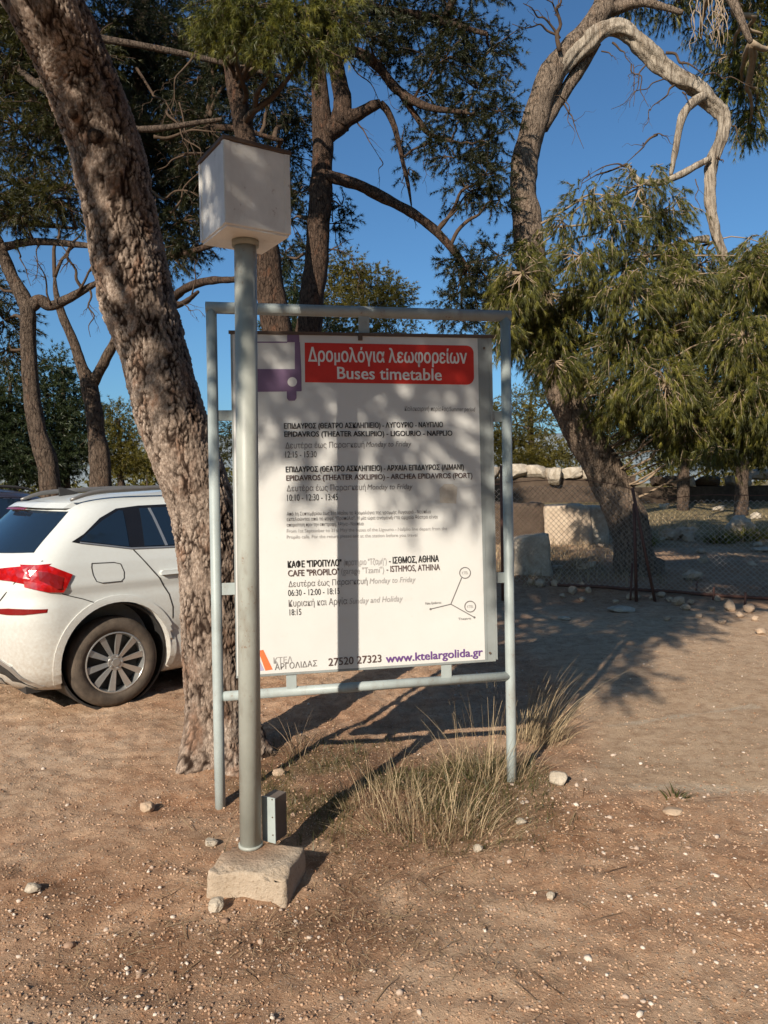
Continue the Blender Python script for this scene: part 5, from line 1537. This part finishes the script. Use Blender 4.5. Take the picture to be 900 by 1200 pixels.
def car_body():
    zz = np.concatenate([np.linspace(.19, 1.0, 28), np.linspace(1.02, 1.6, 34)])
    rows = []
    nA = 26
    for z in zz:
        wz, ur, uf, R_ = w_of(z), ur_of(z), uf_of(z), min(Rr(z), (uf_of(z) - ur_of(z)) * .45)
        R2_ = min(.7, (uf - ur) * .45)
        pts = []
        for k in range(nA):                        # rear right corner, centre to side
            a_ = (k / (nA - 1)) * math.pi / 2
            pts.append((ur + R_ * (1 - math.cos(a_) ** (2 / PW)), -wz * math.sin(a_) ** (2 / PW)))
        for t_ in np.linspace(0, 1, 46)[1:-1]: pts.append((ur + R_ + (uf - ur - R_ - R2_) * t_, -wz))
        for k in range(14):
            a_ = (1 - k / 13) * math.pi / 2
            pts.append((uf - R2_ * (1 - math.cos(a_) ** (2 / PW)), -wz * math.sin(a_) ** (2 / PW)))
        left = [(p_[0], -p_[1]) for p_ in pts[-2:0:-1]]
        ring = pts + left
        rows.append([(p_[0], p_[1], z) for p_ in ring])
    n_ = len(rows[0]); V_ = [q_ for r_ in rows for q_ in r_]; F_ = []
    for i in range(len(rows) - 1):
        for k in range(n_):
            j = (k + 1) % n_; F_.append((i * n_ + k, i * n_ + j, (i + 1) * n_ + j, (i + 1) * n_ + k))
    F_.append(tuple(range(n_ - 1, -1, -1))); F_.append(tuple((len(rows) - 1) * n_ + k for k in range(n_)))
    # character line and sill crease
    V_ = np.array(V_)
    crease = np.exp(-((V_[:, 2] - .93) / .03) ** 2) * .010 - np.exp(-((V_[:, 2] - .86) / .04) ** 2) * .008 - np.exp(-((V_[:, 2] - .50) / .07) ** 2) * .018 * ((V_[:, 0] > 1.25) & (V_[:, 0] < 2.9))
    V_[:, 1] += np.sign(V_[:, 1]) * crease * (np.abs(V_[:, 1]) > .3)
    me_ = bpy.data.meshes.new('car_body'); me_.from_pydata(V_.tolist(), [], F_); me_.update()
    b_ = bmesh.new(); b_.from_mesh(me_); bmesh.ops.recalc_face_normals(b_, faces=b_.faces[:]); b_.to_mesh(me_); b_.free()
    return me_


def cut(me_, cutters):
    o_ = bpy.data.objects.new('tmp', me_); COL.objects.link(o_); cs = []
    for m_ in cutters:
        md_ = m_.data('cutter'); b_ = bmesh.new(); b_.from_mesh(md_); bmesh.ops.recalc_face_normals(b_, faces=b_.faces[:]); b_.to_mesh(md_); b_.free()
        c_ = bpy.data.objects.new('cutter', md_); COL.objects.link(c_); cs.append(c_)
        md = o_.modifiers.new('b', 'BOOLEAN'); md.operation = 'DIFFERENCE'; md.solver = 'EXACT'; md.object = c_
    dg = bpy.context.evaluated_depsgraph_get(); dg.update()
    r_ = bpy.data.meshes.new_from_object(o_.evaluated_get(dg))
    for c_ in cs + [o_]: bpy.data.objects.remove(c_)
    r_.polygons.foreach_set("use_smooth", np.ones(len(r_.polygons), bool))
    return r_


def drape(polys, fn, off, cuts=3, depth=.012, smooth=True):
    """polygons in two surface coordinates laid onto the car, with a rim turned inwards"""
    bm_ = bmesh.new()
    for poly_ in polys:
        vs = [bm_.verts.new((p_[0], p_[1], 0)) for p_ in poly_]; bm_.faces.new(vs)
    bmesh.ops.triangulate(bm_, faces=bm_.faces[:])
    bmesh.ops.subdivide_edges(bm_, edges=bm_.edges[:], cuts=cuts, use_grid_fill=True)
    bmesh.ops.remove_doubles(bm_, verts=bm_.verts[:], dist=1e-5)
    bnd = [e_ for e_ in bm_.edges if len(e_.link_faces) == 1]
    inner = {}
    for v_ in {v_ for e_ in bnd for v_ in e_.verts}:
        inner[v_] = bm_.verts.new((v_.co.x, v_.co.y, -1))
    for e_ in bnd:
        a_, b_ = e_.verts; bm_.faces.new((a_, b_, inner[b_], inner[a_]))
    for v_ in bm_.verts:
        v_.co = fn(v_.co.x, v_.co.y, off if v_.co.z > -.5 else off - depth)
    bmesh.ops.recalc_face_normals(bm_, faces=bm_.faces[:])
    me_ = bpy.data.meshes.new('panel'); bm_.to_mesh(me_); bm_.free()
    return me_


def on_side(u_, z, off): return (u_, -(float(side_v(u_, z)) + off), z)
def on_side_l(u_, z, off): return (u_, float(side_v(u_, z)) + off, z)
def on_rear(v_, z, off): return (float(rear_u(v_, z)) - off, v_, z)


M_TYRE = mat_stone("dusty tyre", (.045, .037, .031), (.145, .112, .086), 14, .3, stain=(.12, .09, .065))
M_ALLOY = mat_plain("silver alloy", (.56, .55, .53), .32, .5, .75, .08)
M_GLASS = NT("tinted window glass"); M_GLASS.col((.012, .022, .038)); M_GLASS.set(.04, .75); M_GLASS = M_GLASS.m
M_LAMP = NT("red lamp lens"); M_LAMP.col(M_LAMP.ramp(M_LAMP.voro(M_LAMP.coord(), 22, 'F1'), [(.2, (.50, .008, .006)), (.6, (.34, .004, .004))])); M_LAMP.set(.12, .6); M_LAMP.b.inputs['Coat Weight'].default_value = .6; M_LAMP = M_LAMP.m
M_LAMP_D = mat_plain("dark red lens", (.20, .008, .008), .2, .6)
M_CHROME = mat_plain("satin silver trim", (.50, .49, .47), .3, .5, .7, .05)
M_SEAM = mat_plain("panel gap", (.05, .047, .045), .8, .1)


def car_paint(name, c):
    t_ = NT(name); n_ = t_.noise(t_.coord(), 3, 5, .6); n2_ = t_.noise(t_.coord(), 45, 4, .6)
    sp_ = t_.n("SeparateXYZ"); t_.l(t_.coord(), sp_.inputs[0])
    dust = t_.math('MULTIPLY', t_.ramp(sp_.outputs[2], [(.25, .75), (.9, .10)]), t_.ramp(n2_, [(.3, .4), (.7, 1.0)]))
    c_ = t_.ramp(n_, [(.3, tuple(x_ * .96 for x_ in c)), (.7, c)])
    t_.col(t_.mix(dust, c_, (.36, .27, .19)))
    t_.set(.34, .5); t_.b.inputs['Coat Weight'].default_value = .5; t_.b.inputs['Coat Roughness'].default_value = .08
    return t_.m


def polyline_strip(pts, w_):
    """thin quad strip around a polyline in surface coordinates"""
    P_ = np.array(pts, float); T_ = nrm(np.gradient(P_, axis=0)); N_ = np.stack([-T_[:, 1], T_[:, 0]], -1) * w_ / 2
    return [[tuple(P_[i] - N_[i]), tuple(P_[i + 1] - N_[i + 1]), tuple(P_[i + 1] + N_[i + 1]), tuple(P_[i] + N_[i])] for i in range(len(P_) - 1)]


def build_car(label, loc, rz, paint):
    car = thing('parked_car', label, 'car', loc, None, rz)
    WU = (.82, 3.47); WZ = .335
    cutters = []
    for wu in WU:
        m_ = MB(); prof = [(.0005, -.30), (.405, -.30), (.405, .30), (.0005, .30)]
        for s_ in (-1, 1):
            m_ = MB(); m_.tube([(wu + .01, s_ * .55, WZ + .04), (wu + .01, s_ * 1.15, WZ + .04)], .415, 48); cutters.append(m_)
    m_ = MB(); m_.box((.0, 0, .20), (.5, 1.0, .16)); cutters.append(m_)
    body = part('body', cut(car_body(), cutters), paint, car)
    # wheel wells and underbody
    m_ = MB()
    for wu in WU:
        m_.lathe([(.40, -.80), (.40, .80), (.385, .80), (.385, -.80)], (wu + .01, 0, WZ + .04), (0, 1, 0), 40)
    part('wheel_well', m_.data('wheel_well', None), M_PLASTIC_DARK, car)
    m_ = MB(); m_.box((2.1, 0, .22), (3.7, 1.3, .10)); part('underbody', m_.data('underbody', None), M_PLASTIC_DARK, car)
    # arch lips
    for wu in WU:
        for s_ in (-1, 1):
            pts = []
            for k in range(25):
                a_ = math.radians(-22 + k * (224 / 24)); uu = wu + .01 + .425 * math.cos(a_); zz = max(WZ + .04 + .425 * math.sin(a_), .22)
                pts.append((uu, s_ * (float(side_v(uu, zz)) + .004), zz))
            arc = [(wu + .01 + .436 * math.cos(math.radians(a_)), WZ + .04 + .436 * math.sin(math.radians(a_))) for a_ in np.linspace(-18, 198, 30)]
            part('wheel_arch', drape(polyline_strip([q_ for q_ in arc if q_[1] > .23], .05), on_side if s_ < 0 else on_side_l, .011, 2, .016), paint, car)
    # wheels
    for wu in WU:
        for s_ in (-1, 1):
            c_ = np.array([wu, s_ * .755, WZ]); ax_ = np.array([0, s_, 0])
            m_ = MB(); m_.lathe([(.222, -.09), (.30, -.105), (.322, -.085), (.332, -.05), (.333, 0), (.332, .05), (.322, .085), (.30, .105), (.262, .11), (.226, .098), (.222, .08)], c_, ax_, 56)
            wh = part('wheel', m_.data('wheel', None, True), M_TYRE, car)
            m_ = MB(); m_.lathe([(.224, -.08), (.226, .10), (.216, .102), (.205, .06), (.205, -.08)], c_, ax_, 56)
            e1 = np.array([1., 0, 0]); e2 = np.array([0, 0, 1.])
            for k in range(10):
                a_ = 2 * math.pi * (k + .25) / 10; rd = e1 * math.cos(a_) + e2 * math.sin(a_); tg = -e1 * math.sin(a_) + e2 * math.cos(a_)
                w0, w1 = .026, .050
                pts = []
                for r_, w_, h_ in ((.045, w0, .085), (.21, w1, .088)):
                    for q_, hh in ((-w_ / 2, 0), (w_ / 2, 0), (w_ / 2 * .8, -.03), (-w_ / 2 * .8, -.03)):
                        pts.append(c_ + rd * r_ + tg * q_ + ax_ * (h_ + hh + (.006 if q_ > 0 else 0)))
                m_.add(pts, [(0, 1, 2, 3), (7, 6, 5, 4), (0, 4, 5, 1), (1, 5, 6, 2), (2, 6, 7, 3), (3, 7, 4, 0)])
            m_.tube([c_ + ax_ * .05, c_ + ax_ * .092], .058, 20); m_.tube([c_ + ax_ * .09, c_ + ax_ * .098], .030, 16)
            for k in range(5):
                a_ = 2 * math.pi * k / 5; q_ = c_ + (e1 * math.cos(a_) + e2 * math.sin(a_)) * .044 + ax_ * .088
                m_.tube([q_, q_ + ax_ * .012], .008, 8)
            part('rim', m_.data('rim', None), M_ALLOY, wh, .002)
            m_ = MB(); m_.tube([c_ + ax_ * .0, c_ + ax_ * .022], .20, 32); part('brake_disc', m_.data('brake_disc', None), M_PLASTIC_DARK, wh)
    # glass, both sides
    trim = [(.545, 1.238), (.60, 1.225), (.97, 1.163), (1.5, 1.152), (2.3, 1.145), (2.72, 1.15), (2.50, 1.30), (2.32, 1.42), (2.1, 1.475), (1.5, 1.49), (1.1, 1.482), (.92, 1.465), (.78, 1.40), (.64, 1.29)]
    quarter = [(.60, 1.243), (.955, 1.182), (.965, 1.448), (.935, 1.452), (.80, 1.385), (.68, 1.305)]
    rear_d = [(1.075, 1.178), (1.74, 1.166), (1.74, 1.468), (1.10, 1.462)]
    front_d = [(1.82, 1.166), (2.64, 1.160), (2.46, 1.29), (2.29, 1.405), (2.10, 1.455), (1.82, 1.468)]
    for fn in (on_side, on_side_l):
        tr = part('window_surround', drape([trim], fn, .004, 4), mat_black, car)
        for pl in (quarter, rear_d, front_d):
            part('window', drape([pl], fn, .0075, 4), M_GLASS, car)
        part('window_trim', drape(polyline_strip([(.60, 1.232), (.80, 1.198), (.97, 1.168), (1.3, 1.159), (1.8, 1.152), (2.4, 1.148), (2.68, 1.15)], .010), fn, .009, 1), M_CHROME, car)
        part('door_pillar', drape([[(1.24, 1.172), (1.262, 1.172), (1.19, 1.462), (1.17, 1.462)]], fn, .0105, 2), M_CHROME, car)
        # shut lines, filler flap, door handle
        seam = polyline_strip([(.985, 1.155), (1.06, 1.06), (1.16, .93), (1.235, .80), (1.262, .70), (1.262, .55), (1.255, .40)], .009) + polyline_strip([(1.78, 1.145), (1.80, .9), (1.80, .3)], .009) + polyline_strip([(2.85, 1.06), (2.9, .8), (2.88, .3)], .009)
        part('door_seam', drape(seam, fn, .0022, 1, .004), M_SEAM, car)
        part('door_handle', drape([[(1.17, .955), (1.36, .955), (1.37, .975), (1.36, .988), (1.18, .988), (1.165, .975)]], fn, .03, 2, .03), paint, car)
    part('bumper_seam', drape(polyline_strip([(.44, .885), (.50, .862), (.58, .835), (.66, .80)], .006), on_side, .0022, 1, .004), M_SEAM, car)
    flap = [(.66, 1.08), (.82, 1.075), (.87, 1.06), (.89, 1.0), (.885, .955), (.86, .935), (.72, .935), (.68, .95), (.66, 1.0), (.655, 1.05), (.66, 1.08)]
    part('filler_flap', drape(polyline_strip(flap, .006), on_side, .0022, 1, .004), M_SEAM, car)
    # rear glass, lamps, reflectors, bumper
    rw_ = [(-.72, 1.175), (-.35, 1.165), (0, 1.162), (.35, 1.165), (.72, 1.175), (.655, 1.33), (.60, 1.452), (.3, 1.462), (0, 1.465), (-.3, 1.462), (-.60, 1.452), (-.655, 1.33)]
    part('rear_window', drape([rw_], on_rear, .006, 4), M_GLASS, car)
    sp_ = [(-.585, 1.475), (0, 1.49), (.585, 1.475), (.56, 1.515), (0, 1.53), (-.56, 1.515)]
    part('spoiler', drape([sp_], on_rear, .06, 3, .07), paint, car)
    part('brake_light', drape([[(-.22, 1.468), (.22, 1.468), (.22, 1.482), (-.22, 1.482)]], on_rear, .0645, 2), M_LAMP_D, car)
    for fn, s_ in ((on_side, -1), (on_side_l, 1)):
        # side part of the lamp
        lamp = [(.22, .945), (.345, .905), (.445, .895), (.515, 1.015), (.36, 1.092), (.22, 1.098)]
        lp = part('tail_light', drape([lamp], fn, .012, 3, .02), M_LAMP, car)
        part('lamp_inset', drape([[(.30, .99), (.40, .925), (.43, .925), (.45, 1.0), (.36, 1.04), (.30, 1.05)]], fn, .016, 2), M_LAMP_D, lp)
    for s_ in (-1, 1):
        inner = [(s_ * .835, .955), (s_ * .835, 1.098), (s_ * .62, 1.075), (s_ * .40, 1.045), (s_ * .40, 1.005), (s_ * .70, .985)]
        part('tail_light', drape([inner[::s_]], on_rear, .012, 3, .02), M_LAMP, car)
        rf = [[(s_ * q_[0], q_[1]) for q_ in ((.872, .79), (.872, .765), (.80, .757), (.80, .797))], [(s_ * q_[0], q_[1]) for q_ in ((.80, .797), (.80, .757), (.70, .757), (.70, .80))], [(s_ * q_[0], q_[1]) for q_ in ((.70, .80), (.70, .757), (.58, .765), (.58, .79))]]
        part('reflector', drape(rf, on_rear, .010, 5), M_LAMP_D, car)
    part('diffuser', drape([[(-.70, .21), (.70, .21), (.64, .36), (.45, .47), (-.45, .47), (-.64, .36)]], on_rear, .010, 3), M_PLASTIC_DARK, car)
    part('diffuser_trim', drape(polyline_strip([(-.74, .22), (-.66, .375), (-.46, .49), (0, .495), (.46, .49), (.66, .375), (.74, .22)], .035), on_rear, .016, 1), M_CHROME, car)
    part('skid_trim', drape([[(-.5, .235), (.5, .235), (.5, .275), (-.5, .275)]], on_rear, .018, 2), M_CHROME, car)
    part('tailgate_seam', drape(polyline_strip([(-.50, .62), (-.58, .80), (-.72, .98), (-.80, 1.12)], .007) + polyline_strip([(.50, .62), (.58, .80), (.72, .98), (.80, 1.12)], .007) + polyline_strip([(-.50, .62), (0, .61), (.50, .62)], .007), on_rear, .003, 1, .004), M_SEAM, car)
    # roof rails and antenna
    for s_ in (-1, 1):
        pts = [(u_, s_ * .585, z_) for u_, z_ in ((.62, 1.535), (.78, 1.585), (1.0, 1.605), (1.6, 1.625), (2.1, 1.60), (2.28, 1.55))]
        m_ = MB(); m_.tube(pts, [.012, .018, .020, .020, .018, .012], 10, 4); part('roof_rail', m_.data('roof_rail', None, True), M_PLASTIC_DARK if paint is not PAINT_W else M_RAIL, car)
    m_ = MB(); m_.add([(.74, -.018, 1.55), (.74, .018, 1.55), (.90, .015, 1.585), (.90, -.015, 1.585), (.735, -.004, 1.632), (.735, .004, 1.632), (.765, .004, 1.632), (.765, -.004, 1.632)],
                      [(0, 3, 2, 1), (4, 5, 6, 7), (0, 1, 5, 4), (1, 2, 6, 5), (2, 3, 7, 6), (3, 0, 4, 7)])
    part('antenna', m_.data('antenna', None), M_PLASTIC_DARK, car, .003)
    return car


mat_black = mat_plain("gloss black trim", (.012, .011, .011), .15, .6)
M_RAIL = mat_plain("grey roof rail", (.20, .19, .18), .4, .5, .4)
PAINT_W = car_paint("white car paint", (.66, .68, .66))
PAINT_B = car_paint("dark blue car paint", (.012, .02, .05))
build_car('white hatchback parked behind the leaning pine trunk, rear wheel and red tail light showing', (-3.17, 5.64, 0.0), TH_CAR, PAINT_W)
build_car('dark blue car whose roof just shows beyond the white car at the left edge', (-6.55, 8.6, 0.06), TH_CAR, PAINT_B)

# ------------------------------------------------------------------ far wooden fence at the left
a_, b_ = W(70, 575, 19.0), W(195, 575, 19.0)
wf = thing('wooden_fence', 'low wooden post fence far behind the white car', 'fence', (a_[0], 19.0, 0))
for k, px in enumerate(np.linspace(70, 195, 10)):
    p0 = gnd(px, 19.0, .1); m = MB(); m.box(p0 + np.array([0, 0, .85]), (.11, .11, 1.7 + .14 * math.sin(k * 2.3)), None, .85); part('post', m.data('post', wf), M_TWIG_PALE, wf)
for z_ in (.8, 1.45):
    m = MB(); m.box(((a_[0] + b_[0]) / 2, 19.09, z_), (b_[0] - a_[0] + .3, .05, .14)); part('rail', m.data('rail', wf), M_TWIG_PALE, wf)
m = MB(); q_ = gnd(128, 17.0, 0)
tag(part('tree_stump', rock_mesh(np.random.default_rng(4), .22, .22, .85, 3, .15, None, .5), M_BARK_RED), 'short brown stump beside the forked pine behind the white car', 'stump').location = (q_[0], q_[1], q_[2] + .75)
